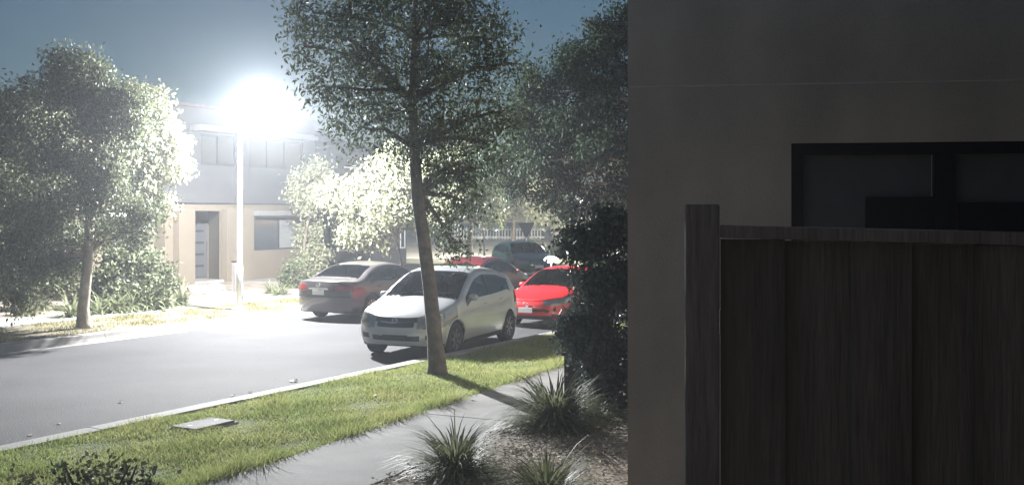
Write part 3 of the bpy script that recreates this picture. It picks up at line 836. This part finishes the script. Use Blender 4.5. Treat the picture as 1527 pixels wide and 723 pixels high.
def paint(name, col, metal=0.35, rough=0.32): return mat(name, col, rough, metal=metal, var=0.04, scale=3, coat=0.7)
SILVER = paint('silver_paint', (0.50, 0.51, 0.50), 0.35, 0.38)
GREYP = paint('plum_grey_paint', (0.075, 0.066, 0.07), 0.3)
REDP = paint('red_paint', (0.55, 0.018, 0.022), 0.0, 0.3)
MARO = paint('maroon_paint', (0.10, 0.01, 0.012), 0.1, 0.32)
TEAL = paint('teal_paint', (0.012, 0.075, 0.07), 0.1, 0.32)

def park(t, d, sgn): return rd(t, d, 0.0), (ROADANG if sgn > 0 else ROADANG + math.pi)
p, a = park(18.42, 11.98, -1); a += R(7)
make_car('parked_car', 'silver hatchback parked at the near kerb behind the tree trunk', HATCH, p, a, SILVER).scale = (1.06, 1.05, 1.06)
p, a = park(23.6, 17.55, 1)
make_car('parked_car', 'dark grey sedan parked across the road, rear towards the lamp', SEDAN, p, a, GREYP)
p, a = park(24.5, 12.2, -1)
make_car('parked_car', 'bright red hatchback parked nose-on behind the silver hatchback', REDH, p, a, REDP).scale = (1, 1, 0.95)
p, a = park(29.3, 17.5, 1)
make_car('parked_car', 'dark red hatchback parked on the far side beyond the grey sedan', HATCH, p, a, MARO).scale = (0.95, 0.95, 0.9)
make_car('waiting_car', 'dark teal car standing below the give-way sign', REDH, rd(40.6, 22.3, 0.1), ROADANG - math.pi / 2 - 0.75, TEAL)

# ================================================================== STREET FURNITURE
# give-way sign seen from behind
SY = 56.0
sg = empty('give_way_sign', (fx(785, SY), SY, 0.0), R(-8)); tag(sg, 'back of a triangular give-way sign on a thin pole', 'sign')
MB().tube([(0, 0, -0.1), (0, 0, 2.6)], 0.032, 10).build('pole', GALV, sg, smooth=True)
zt_ = CAM_H + (HZ - 333) / FPX * SY
tri = MB(); s_ = 0.43; hh = 0.74
vs = []
for yy in (-0.036, -0.042):
    for (x, z) in ((-s_, zt_), (-s_ + 0.06, zt_ + 0.03), (s_ - 0.06, zt_ + 0.03), (s_, zt_), (0.045, zt_ - hh), (-0.045, zt_ - hh)): vs.append((x, yy, z))
tri.add(vs, [(0, 1, 2, 3, 4, 5), (11, 10, 9, 8, 7, 6)] + [(i, (i + 1) % 6, 6 + (i + 1) % 6, 6 + i) for i in range(6)])
tri.build('sign_plate', SIGNB, sg)
MB().box((0, -0.045, zt_ - 0.12), (0.5, 0.02, 0.04)).build('bracket', SIGNB, sg)

# pit lid set in the near verge
pc = gp(303, 633, 0.12) - Vector((0, 0, 0.035))
pit = empty('pit_cover', pc, ROADANG); tag(pit, 'pale concrete pit lid sunk in the lawn beside the kerb', 'pit cover')
MB().box((0, 0, -0.01), (0.74, 0.50, 0.10)).build('surround', KERBC, pit, bevel=0.02)
MB().box((0.0, 0, 0.045), (0.66, 0.42, 0.03)).build('lid', CONC, pit, bevel=0.012)
for sx in (-0.22, 0.22): MB().box((sx, 0, 0.061), (0.05, 0.03, 0.006)).build('lift_slot', DARKM, pit)

# dark timber letterbox post by the lamp
lp = empty('letterbox_post', rd(td(351, 25.2), 25.2, 0.12), ROADANG); tag(lp, 'dark square timber post standing just behind the lamp pole', 'post')
MB().box((0, 0, 0.5), (0.17, 0.17, 1.05)).build('post', WOOD, lp, bevel=0.01)
MB().box((0, 0, 1.04), (0.2, 0.2, 0.03)).build('cap', DARKM, lp)
MB().box((0, -0.088, 0.78), (0.11, 0.012, 0.05)).build('slot', DARKM, lp)

# dark letterbox pillar under the right shrub
bp_ = gp(866, 592, 0.10)
bx = empty('letterbox_pillar', bp_, ROADANG); tag(bx, 'dark pillar half buried under the shrub beside the path', 'pillar')
DKBR = mat('dark_brick', (0.055, 0.045, 0.05), 0.9, var=0.3, scale=9, bump=0.5)
MB().box((0, 0, 0.30), (0.36, 0.36, 0.62)).build('pillar_body', DKBR, bx, bevel=0.01)
MB().box((0, 0, 0.625), (0.42, 0.42, 0.05)).build('cap', DKBR, bx, bevel=0.008)

lb2 = empty('glint_oval', gp(822, 418.5, 0.10), R(20)); tag(lb2, 'added glowing oval on a post, standing in for a lamp reflection above the red hatchback', 'lantern')  # added glowing oval in place of a lamp reflection on the red car
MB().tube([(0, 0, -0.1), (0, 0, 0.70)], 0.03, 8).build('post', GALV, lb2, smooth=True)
MB().lathe([(0.0, -0.13), (0.15, -0.12), (0.26, -0.06), (0.29, 0.0), (0.26, 0.06), (0.15, 0.12), (0, 0.13)], 20, c=(0, 0, 0.83)).build('globe', emat('glint_glow', (1, 0.98, 0.95), 5), lb2, smooth=True)
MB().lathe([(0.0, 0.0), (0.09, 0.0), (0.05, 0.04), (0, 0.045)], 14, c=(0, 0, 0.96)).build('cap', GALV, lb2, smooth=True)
# boulders in the front garden
def rock(px, py, s, label):
    bmx = MB(); n = 9; vs = []; fs = []
    for i in range(7):
        ph = math.pi * i / 6
        for k in range(n):
            a = 2 * math.pi * k / n
            r = 1 + random.uniform(-0.18, 0.18)
            vs.append((math.sin(ph) * math.cos(a) * r * s, math.sin(ph) * math.sin(a) * r * s * 0.8, math.cos(ph) * r * s * 0.55))
    for i in range(6):
        for k in range(n): fs.append((i * n + k, (i + 1) * n + k, (i + 1) * n + (k + 1) % n, i * n + (k + 1) % n))
    bmx.add(vs, fs); o = bmx.build('boulder', ROCK, smooth=False); o.location = gp(px, py, 0.12 + s * 0.2); tag(o, label, 'boulder', 'garden boulders')
rock(308, 436, 0.42, 'wide pale boulder in the garden left of the porch path')
rock(344, 441, 0.26, 'small white boulder at the foot of the timber post')
rock(322, 430, 0.33, 'pale boulder nearest the porch block')
rock(290, 432, 0.3, 'pale boulder below the grey door')
rock(372, 443, 0.2, 'little boulder just right of the lamp pole')

# ================================================================== VEGETATION
def leaves(C, n, ln, wd, droop=0.5, sig=None, rng=RNG):
    """C (m,3) cluster centres -> n folded diamond leaves"""
    m = len(C); idx = rng.integers(0, m, n)
    sg_ = sig if sig is not None else 0.16
    P = C[idx] + rng.normal(0, 1, (n, 3)) * sg_ * np.array([1, 1, 0.85])
    d = rng.normal(0, 1, (n, 3)); d[:, 2] -= droop * 1.6
    d /= np.linalg.norm(d, axis=1)[:, None]
    s = rng.normal(0, 1, (n, 3)); s -= (s * d).sum(1)[:, None] * d; s /= np.linalg.norm(s, axis=1)[:, None]
    nr = np.cross(d, s)
    l = ln * rng.uniform(0.6, 1.3, n)[:, None]; w = wd * rng.uniform(0.7, 1.3, n)[:, None]
    a = P; b = P + d * l * 0.45 + s * w + nr * w * 0.35; c = P + d * l; e = P + d * l * 0.45 - s * w + nr * w * 0.35
    V = np.stack([a, b, c, e], 1).reshape(-1, 3)
    i = np.arange(n)[:, None] * 4
    F = np.concatenate([i + np.array([[0, 1, 2]]), i + np.array([[0, 2, 3]])], 0)
    return V, F

def clump_centres(cl, rng=RNG, dens=9):
    out = []
    for (c, r) in cl:
        c = np.array(c); r = np.array(r if hasattr(r, '__len__') else (r, r, r * 0.85))
        k = max(5, int(dens * (r[0] * r[1] * r[2]) ** 0.667 * 4))
        q = rng.normal(0, 1, (k, 3)); q /= np.linalg.norm(q, axis=1)[:, None]
        q *= rng.uniform(0.25, 1.0, (k, 1)) ** 0.5
        out.append(c + q * r)
    return np.concatenate(out)

def limb(mb, a, b, ra, rb, rng, n=5, wob=0.06):
    a = Vector(a); b = Vector(b); L = (b - a).length; pts = []; rads = []
    for i in range(n + 1):
        s = i / n
        p = a.lerp(b, s)
        p.z += math.sin(s * math.pi) * L * 0.08
        if 0 < i < n: p += Vector(rng.normal(0, wob * L * 0.35, 3))
        pts.append(p); rads.append(ra + (rb - ra) * s)
    mb.tube(pts, rads, 7)

def tree(name, label, base, trunk, clumps, nleaf, ln, wd, lm, bm=BARK, group=None, dens=9, sig=0.18, droop=0.5, twigs=60, seed=1, cat='tree'):
    """trunk: [(dx,dy,z,r)...] relative to base; clumps: [((dx,dy,z), r)...] relative to base"""
    rng = np.random.default_rng(seed)
    root = empty(name, base); tag(root, label, cat, group)
    tm = MB()
    tp = [Vector(q[:3]) for q in trunk]
    tm.tube(tp, [q[3] for q in trunk], 12)
    tm.build('trunk', bm, root, smooth=True)
    lb = MB()
    hi = [q for q in trunk[len(trunk) // 2:]]
    for (c, r) in clumps:
        q = min(hi, key=lambda q: (Vector(q[:3]) - Vector(c)).length + (0.9 if q[2] > c[2] else 0))
        limb(lb, q[:3], c, q[3] * 0.55, 0.02, rng)
    C = clump_centres(clumps, rng, dens)
    cl = np.array([c for c, r in clumps])
    for k in range(twigs):
        e = C[rng.integers(0, len(C))]; s_ = cl[np.argmin(((cl - e) ** 2).sum(1))]
        limb(lb, s_, e, 0.018, 0.006, rng, 3)
    lb.build('limbs', bm, root, smooth=True)
    V, F = leaves(C, nleaf, ln, wd, droop, sig, rng)
    np_mesh('crown', V, F, lm, root)
    return root

def rand_clumps(c, r, n, rs, seed):
    rng = np.random.default_rng(seed); out = []
    while len(out) < n:
        q = rng.uniform(-1, 1, 3)
        if (q ** 2).sum() > 1: continue
        out.append(((c[0] + q[0] * r[0], c[1] + q[1] * r[1], c[2] + q[2] * r[2]), rs * rng.uniform(0.7, 1.25)))
    return out

# street tree on the near verge (in front of the silver car)
tb_ = gp(652, 557, 0.10)
PM = FPX / tb_.y            # pixels per metre there
def near_c(px, py, dy=0.0):
    y = tb_.y + dy
    return ((px - CX) / FPX * y - tb_.x, dy, CAM_H + (HZ - py) / FPX * y - 0.10)
cl = []
for (px, py, dy, r) in [(470, 20, .3, .6), (520, 60, -.4, .75), (580, 20, .4, .8), (640, 50, -.3, .85), (700, 30, .3, .75), (740, 60, .2, .5), (560, 120, .4, .75), (620, 130, -.5, .8), (690, 110, .4, .7),
                        (500, 130, 0, .55), (540, 190, .3, .55), (600, 200, .2, .55), (660, 190, -.3, .65), (710, 170, .2, .55), (520, -60, .2, .9), (620, -70, .2, 1.0), (700, -60, -.2, .8), (600, -160, .2, .9),
                        (650, 260, .3, .5), (690, 240, -.1, .5), (640, 320, .3, .4), (690, 300, .2, .42), (670, 360, .35, .3), (720, 250, .1, .4), (762, 95, .2, .38), (752, 165, .2, .42), (735, 210, .1, .4), (455, 70, .3, .4)]:
    cl.append((near_c(px, py, dy), r))
trk = [(0, 0, -0.1, .19), (0, 0, .12, .155), (*near_c(648, 500)[:2], near_c(648, 500)[2], .125), (*near_c(641, 430)[:2], near_c(641, 430)[2], .115), (*near_c(632, 360)[:2], near_c(632, 360)[2], .108),
       (*near_c(622, 290)[:2], near_c(622, 290)[2], .10), (*near_c(618, 220)[:2], near_c(618, 220)[2], .088), (*near_c(615, 150)[:2], near_c(615, 150)[2], .07), (*near_c(618, 60)[:2], near_c(618, 60)[2], .05), (*near_c(622, -60)[:2], near_c(622, -60)[2], .025)]
tree('street_tree', 'dark slim street tree on the near lawn in front of the silver hatchback', tb_, trk, cl, 30000, .098, .018, LEAF_ST, group='street trees', dens=10, sig=.17, seed=3, twigs=110)

# big tree on the far verge, left
lb_ = gp(125, 489, 0.10)
def far_c(b):
    def f(px, py, dy=0.0):
        y = b.y + dy
        return ((px - CX) / FPX * y - b.x, dy, CAM_H + (HZ - py) / FPX * y - b.z)
    return f
fc = far_c(lb_)
cl = []
for (px, py, dy, r) in [(112, 100, .3, .5), (150, 125, 0, .5), (75, 130, .2, .6), (190, 150, .2, .5), (120, 165, -.6, .75), (25, 170, 0, .8), (175, 190, -.2, .55), (70, 225, -.5, .8),
                        (140, 235, -.9, .7), (0, 250, .3, .8), (-40, 200, .2, .9), (100, 290, .5, .7), (160, 300, -.4, .5), (40, 310, -.5, .7), (-20, 320, .2, .7), (80, 350, .2, .55), (150, 270, -.2, .5), (200, 320, -.1, .3),
                        (30, 370, -.2, .5), (150, 345, .3, .4), (60, 400, .1, .4), (10, 405, .1, .42), (195, 345, .2, .28), (100, 390, .2, .3), (25, 440, .1, .3)]:
    cl.append((fc(px, py, dy), r))
trk = [(0, 0, -.1, .24), (0, 0, .1, .17)] + [(*fc(px, py), r) for px, py, r in ((124, 460, .13), (128, 420, .12), (132, 380, .115), (134, 320, .10), (134, 260, .085), (130, 190, .06), (126, 110, .03))]
trk = [(q[0], q[1], q[2], q[3]) if len(q) == 4 else q for q in trk]
tree('street_tree', 'large hazy street tree filling the left edge of the picture', lb_, trk, cl, 66000, .10, .024, LEAF_GR, group='street trees', dens=10, sig=.19, seed=5, twigs=110, bm=PALEBARK)

gb_ = Vector((fx(212, 31.2), 31.2, 0.12)); gc_ = far_c(gb_)
cl = [(gc_(px, py, dy), r) for (px, py, dy, r) in [(215, 140, .3, .5), (232, 170, 0, .5), (205, 195, .2, .6), (240, 205, -.2, .55), (262, 225, 0, .42), (225, 235, .1, .6), (190, 240, .2, .55), (260, 250, 0, .4), (235, 270, -.1, .5), (205, 285, .2, .5), (240, 300, 0, .35), (180, 200, .3, .5), (175, 285, .3, .45), (228, 322, .1, .3)]]
trk = [(0, 0, -.1, .14), (0, 0, .2, .1), (.05, 0, 1.6, .085), (*gc_(214, 300), .07), (*gc_(214, 230), .05), (*gc_(216, 150), .025)]
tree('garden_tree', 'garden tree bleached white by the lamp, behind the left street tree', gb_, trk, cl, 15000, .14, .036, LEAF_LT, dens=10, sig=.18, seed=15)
# brightly lit tree beyond the lamp on the far verge
mb_ = rd(27.3, 20.9, 0.10)
mc = far_c(mb_)
cl = []
for (px, py, dy, r) in [(520, 300, 0, .55), (550, 270, .2, .6), (590, 260, .3, .6), (530, 340, .1, .5), (570, 320, -.5, .6), (600, 310, .3, .5), (560, 355, .2, .4), (625, 270, .1, .55), (640, 320, .3, .5), (580, 235, .2, .45), (500, 285, 0, .35), (660, 290, .4, .5), (660, 240, .4, .6)]:
    cl.append((mc(px, py, dy), r))
trk = [(0, 0, -.1, .15), (0, 0, .2, .11)] + [(*mc(px, py), r) for px, py, r in ((600, 400, .09), (592, 350, .08), (585, 300, .06), (585, 240, .03))]
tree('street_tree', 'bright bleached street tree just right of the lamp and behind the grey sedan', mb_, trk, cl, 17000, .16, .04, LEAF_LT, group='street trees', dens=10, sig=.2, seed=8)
sb_ = rd(td(452, 26.5), 26.5, 0.12)
sc_ = far_c(sb_)
cl = [(sc_(px, py, dy), r) for (px, py, dy, r) in [(458, 270, 0, .55), (445, 290, -.2, .4), (475, 280, .2, .5), (465, 300, -.3, .45), (470, 255, .1, .35), (462, 345, .5, .5), (470, 390, .3, .55), (455, 415, .2, .45)]]
trk = [(0, 0, -.1, .1), (0, 0, .2, .07), (.05, 0, 1.5, .055), (*sc_(462, 310), .045), (*sc_(462, 265), .02)]
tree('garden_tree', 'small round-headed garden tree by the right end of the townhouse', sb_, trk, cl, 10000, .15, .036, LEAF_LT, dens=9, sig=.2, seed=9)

# next street tree along the near verge, right, and trees further off
rb_ = rd(27.5, 10.2, 0.10)
rc = far_c(rb_)
cl = []
for (px, py, dy, r) in [(900, 70, 0, .7), (850, 95, .3, .65), (935, 40, .2, .7), (800, 130, -.3, .6), (860, 150, -.5, .8), (920, 140, .3, .9), (780, 180, .4, .5), (830, 200, .2, .75), (890, 215, -.4, .8), (940, 220, .3, .8), (800, 240, -.2, .5), (850, 265, .4, .55),
                        (985, 120, .2, 1.0), (990, 230, 0, 1.0), (920, 270, .3, .45), (770, 215, .1, .4), (900, 300, .5, .4), (740, 245, .3, .45), (765, 275, .4, .4), (860, 305, .2, .4), (930, 310, .2, .45), (820, 290, .5, .35)]:
    cl.append((rc(px, py, dy), r))
trk = [(0, 0, -.1, .2), (0, 0, .1, .15), (.02, 0, 1.5, .12), (.05, 0, 2.6, .11), (.1, 0, 3.6, .09), (.1, 0, 5, .06), (.1, 0, 6.6, .03)]
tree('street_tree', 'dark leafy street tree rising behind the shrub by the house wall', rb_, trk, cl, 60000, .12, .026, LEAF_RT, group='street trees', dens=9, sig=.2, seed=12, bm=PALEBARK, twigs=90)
far_trees = [(700, 62, 7.5, 3.0, 'far tree directly behind the slim street tree', 20), (765, 75, 5.4, 2.6, 'far pale tree behind the give-way sign', 21), (830, 72, 6.0, 3.2, 'far tree with bright lower leaves right of the give-way sign', 22),
             (900, 70, 7.5, 3.6, 'far tree glimpsed beside the house wall corner', 23), (655, 84, 8.5, 3.2, 'farthest dim tree left of the picket fence', 24), (560, 70, 8.0, 3.4, 'dim tree rising behind the corner house', 25)]
for (px, Y, hh, rr, lab, sd) in far_trees:
    b = Vector((fx(px, Y), Y, 0.0 if Y < 66 else (Y - 66) * 0.06))
    cl = rand_clumps((0, 0, hh * 0.62), (rr * .8, rr * .7, hh * .32), 16, rr * .36, sd)
    trk = [(0, 0, -.2, .2), (0, 0, .3, .15), (.1, 0, hh * .3, .12), (.05, 0, hh * .6, .08), (0, 0, hh * .85, .03)]
    tree('tree', lab, b, trk, cl, 9000, .26, .08, LEAF_LT if sd in (21, 22) else LEAF_GR, group='trees beyond the side street', dens=4, sig=.32, seed=sd, twigs=30)

# shrubs
def shrub(name, label, base, clumps, n, ln, wd, lm, seed, group=None, sig=.12, dens=12, droop=.2):
    rng = np.random.default_rng(seed)
    root = empty(name, base); tag(root, label, 'shrub', group)
    st = MB()
    for (c, r) in clumps:
        for k in range(3):
            e = Vector(c) + Vector(rng.normal(0, r * .4 if not hasattr(r, '__len__') else .2, 3))
            limb(st, (rng.normal(0, .06), rng.normal(0, .06), -0.05), e, .022, .006, rng, 4)
    st.build('stems', BARK, root)
    V, F = leaves(clump_centres(clumps, rng, dens), n, ln, wd, droop, sig, rng)
    np_mesh('foliage', V, F, lm, root)
    return root
b = gp(890, 612, .09); f_ = far_c(b)
cl = [(f_(px, py, dy), r) for (px, py, dy, r) in [(912, 345, .2, .34), (885, 370, 0, .28), (937, 390, .3, .4), (892, 420, -.1, .26), (912, 430, .1, .34), (952, 460, .3, .4), (879, 478, .1, .22), (912, 500, 0, .32), (882, 520, .25, .18), (937, 540, .1, .36), (912, 570, .1, .26), (947, 600, .2, .3), (972, 400, .4, .5), (857, 490, .1, .12), (922, 320, .3, .25), (859, 362, .2, .16)]]
shrub('tall_shrub', 'tall dark leafy shrub crowding the corner of the rendered wall', b, cl, 17000, .085, .024, LEAF_DK, 31)
b = rd(td(45, 25.5), 25.5, .12); f_ = far_c(b)
cl = [(f_(px, py, dy), r) for (px, py, dy, r) in [(20, 330, 0, .7), (70, 350, .3, .7), (10, 390, .1, .6), (60, 400, -.1, .55), (100, 380, .2, .5), (-30, 360, .2, .8), (30, 430, 0, .4), (85, 430, .1, .4), (-20, 430, .1, .5)]]
shrub('garden_bush', 'tall dim bush in front of the left townhouse at the picture edge', b, cl, 12000, .12, .03, LEAF_GR, 36, sig=.18)
b = rd(19.6, 25.0, .12); f_ = far_c(b)
cl = [(f_(px, py, dy), r) for (px, py, dy, r) in [(150, 420, 0, .5), (190, 400, .3, .6), (225, 395, .2, .6), (245, 425, 0, .5), (180, 440, -.3, .5), (215, 440, -.2, .5), (160, 385, .4, .45), (200, 370, .4, .45), (140, 450, -.2, .4)]]
shrub('broad_shrub', 'broad bushy shrub below the townhouse, right of the left tree trunk', b, cl, 8500, .12, .035, LEAF_GR, 32)
b = rd(td(446, 26), 26.0, .12) + Vector((0, -1.2, 0)); f_ = far_c(b)
cl = [(f_(px, py, dy), r) for (px, py, dy, r) in [(425, 420, 0, .35), (440, 400, .2, .4), (450, 425, 0, .4), (435, 430, -.2, .3)]]
shrub('garden_shrub', 'small pale shrub under the townhouse window beside the grey sedan', b, cl, 2600, .11, .03, LEAF_GR, 33)
b = Vector((fx(150, 7.6), 7.6, 0.05)); f_ = far_c(b)
cl = [(f_(px, py, dy), r) for (px, py, dy, r) in [(100, 712, 0, .12), (150, 705, .1, .12), (190, 710, -.1, .11), (220, 722, 0, .1), (80, 735, 0, .16), (140, 745, .1, .2), (200, 750, .1, .2), (50, 750, .1, .2), (20, 745, .2, .2)]]
shrub('low_shrub', 'dark sprigs of a low shrub at the bottom left corner', b, cl, 800, .05, .015, LEAF_GR, 34, sig=.06, droop=-.4)
b = rd(45, 27.5, 0.0); 
cl = [((random.uniform(-1.2, 1.2), random.uniform(-.6, .6), random.uniform(.3, 1.0)), .45) for k in range(9)]
shrub('hedge_shrub', 'dim shrub at the side street corner behind the teal car', gp(815, 392, 0), cl, 2600, .14, .04, LEAF_GR, 35)

def strappy(name, label, base, n, ln, wd, m, seed, group, spread=1.0, pm=None):
    rng = np.random.default_rng(seed); seg = 5
    o0 = empty(name, base); tag(o0, label, 'plant', group)
    def blades(n, ln, wd, m, pname):
        V = []; F = []
        for i in range(n):
            a = rng.uniform(0, 2 * math.pi); el = rng.uniform(.25, 1.45) ; L = ln * rng.uniform(.55, 1.15)
            p = np.array([math.cos(a) * rng.uniform(0, .10) * spread, math.sin(a) * rng.uniform(0, .10) * spread, -0.02])
            tw = rng.normal(0, .35); out = np.array([math.cos(a + tw), math.sin(a + tw), 0]); sd = np.array([-out[1], out[0], 0])
            e = el; o = len(V)
            for s in range(seg + 1):
                w = wd * (1 - (s / seg) ** 2.2 * .93)
                V.append(p - sd * w); V.append(p + sd * w)
                p = p + (out * math.cos(e) + np.array([0, 0, math.sin(e)])) * L / seg
                e -= rng.uniform(.16, .44) * (1.35 - el * .3)
            for s in range(seg): F.append((o + 2 * s, o + 2 * s + 1, o + 2 * s + 3, o + 2 * s + 2))
        np_mesh(pname, V, F, m, o0)
    blades(n, ln, wd, m, 'leaves')
    if pm: blades(n // 5, ln * .9, wd * 1.1, pm, 'pale_leaves')
    return o0
strappy('strappy_plant', 'strappy clump nearest the path at the bottom centre', gp(680, 712, .09), 620, .74, .011, STRAP, 41, 'strappy clumps by the near path', pm=STRAPP)
strappy('strappy_plant', 'widest strappy clump beside the path under the tall shrub', gp(828, 640, .09), 820, .95, .0115, STRAP, 42, 'strappy clumps by the near path', 1.5, pm=STRAPP)
strappy('strappy_plant', 'strappy clump cut by the bottom edge in the mulch', gp(815, 750, .09), 560, .66, .011, STRAP, 43, 'strappy clumps by the near path', pm=STRAPP)
strappy('strappy_plant', 'small strappy tuft under the tall shrub by the wall', gp(885, 625, .09), 200, .5, .009, STRAP, 44, 'strappy clumps by the near path', pm=STRAPP)
FX = [(40, 470, 'pale flax clump at the far left edge'), (62, 462, 'second flax clump from the left edge'), (150, 468, 'flax clump just right of the left tree trunk'), (108, 472, 'flax clump just left of the left tree trunk'), (175, 466, 'flax clump under the left half of the broad shrub'), (198, 464, 'flax clump under the middle of the broad shrub'),
      (222, 462, 'flax clump under the right half of the broad shrub'), (246, 459, 'flax clump at the right end of the broad shrub'), (270, 455, 'flax clump below the porch pillar'), (405, 437, 'flax clump right of the garden path'), (418, 440, 'flax clump left of the grey sedan boot')]
for i, (px, py, lab) in enumerate(FX):
    strappy('flax_plant', lab, gp(px, py, .12), 90, .95 if i < 9 else .6, .018, STRAPP if i in (0, 1) else STRAP, 50 + i, 'flax clumps along the far footpath', 1.6, pm=STRAPP)

# grass
def grass(name, label, t0, t1, d0, d1, n, hgt, wd, m, z, seed, fringe=None, keep=None):
    rng = np.random.default_rng(seed)
    t = rng.uniform(t0, t1, n); d = rng.uniform(d0, d1, n)
    h = hgt * rng.uniform(.5, 1.4, n)
    pn = np.sin(t * 2.1 + d * 1.3) * np.sin(d * 2.7 - t * .9 + 1) + .5 * np.sin(t * 5.3 + 2) * np.sin(d * 6.1)
    h *= np.clip(1 + .55 * pn, .35, 2)
    k = np.ones(n, bool)
    if fringe:
        ed = 7.62 + 0.075 * (t - 8); h *= 1 + 1.4 * np.exp(-((d - ed) / fringe) ** 2); k = d > ed + rng.normal(-0.03, .03, n)
    if keep is not None: k &= keep(t, d, pn, rng)
    t, d, h = t[k], d[k], h[k]; n = len(t)
    P = np.stack([t * SN - d * CS, t * CS + d * SN, np.full(n, z)], 1)
    a = rng.uniform(0, 2 * np.pi, n)
    side = np.stack([np.cos(a), np.sin(a), np.zeros(n)], 1) * wd
    lean = np.stack([rng.normal(0, .75, n), rng.normal(0, .75, n), np.ones(n)], 1) * h[:, None]
    V = np.stack([P - side, P + side, P + lean], 1).reshape(-1, 3)
    F = np.arange(3 * n).reshape(-1, 3)
    o = np_mesh(name, V, F, m); tag(o, label, 'grass', kind='stuff'); return o
pt = pc.x * SN + pc.y * CS; pd = pc.y * SN - pc.x * CS
nopit = lambda t, d, pn, rng: ~((np.abs(t - pt) < .27) & (np.abs(d - pd) < .15))
grass('lawn_grass', 'yellow-green lawn on the near verge', 2, 26, 6.9, D_NK - .25, 190000, .055, .006, GRASSM, .095, 61, fringe=.22, keep=nopit)
grass('dry_lawn_grass', 'dry straw blades scattered through the near lawn', 2, 26, 6.9, D_NK - .25, 36000, .055, .006, DRYGR, .095, 62, fringe=.05, keep=lambda t, d, pn, rng: nopit(t, d, pn, rng) & (rng.uniform(-1, 1, len(t)) < pn + .1))
grass('far_grass', 'thin dry grass along the far verge', 10, 41, D_FK + .27, 22.28, 26000, .06, .009, DRYGR, .098, 63, keep=lambda t, d, pn, rng: rng.uniform(-1, .8, len(t)) < pn + .1)
# mulch chips in the near bed
n = 22000
rng = np.random.default_rng(71)
t = rng.uniform(5, 17, n); d = rng.uniform(2.5, 7.0, n); kk = d < 6.23 + 0.075 * (t - 8); t, d = t[kk], d[kk]; n = len(t)
C = np.stack([t * SN - d * CS, t * CS + d * SN, np.full(n, .122)], 1)
V, F = leaves(C, n, .07, .016, 0, .02, rng); V[:, 2] = .119 + np.abs(V[:, 2] - .119) * .45
tag(np_mesh('mulch_chips', V, F, CHIP), 'coarse bark mulch around the strappy clumps', 'mulch', kind='stuff')

# fallen leaves
def fallen(px, py, s, h, label, group='fallen leaves on the asphalt'):
    mb = MB(); n = 7; vs = [(0, 0, .012)]
    for k in range(n):
        a = 2 * math.pi * k / n; r = s * (1 if k % 2 else .55)
        vs.append((math.cos(a) * r * 1.3, math.sin(a) * r * .8, random.uniform(.0, .035) * s * 14))
    mb.add(vs, [(0, 1 + k, 1 + (k + 1) % n) for k in range(n)])
    o = mb.build('fallen_leaf', DEADLEAF); o.location = gp(px, py, h) + Vector((0, 0, .004)); o.rotation_euler = (0, 0, random.uniform(0, 6)); tag(o, label, 'leaf', group)
fallen(437, 569, .10, 0, 'largest curled dark leaf on the road left of the silver car')
for (px, py, lab) in [(347, 590, 'pale dead leaf near the kerb, left of the big curled leaf'), (374, 585, 'pale dead leaf closest to the big curled leaf'), (88, 632, 'pale dead leaf low on the road near the left edge'),
                      (45, 649, 'leftmost pale dead leaf on the asphalt'), (180, 600, 'lone pale dead leaf on the road above the pit lid')]:
    fallen(px, py, .045, 0, lab)
for (px, py, lab) in [(560, 590, 'pale dead leaf on the lawn left of the slim tree trunk'), (700, 590, 'pale dead leaf on the lawn beside the trunk shadow'), (500, 612, 'pale dead leaf on the lawn between pit lid and tree'), (780, 556, 'pale dead leaf on the lawn near the tall shrub')]:
    fallen(px, py, .045, .17, lab, 'fallen leaves on the lawn')
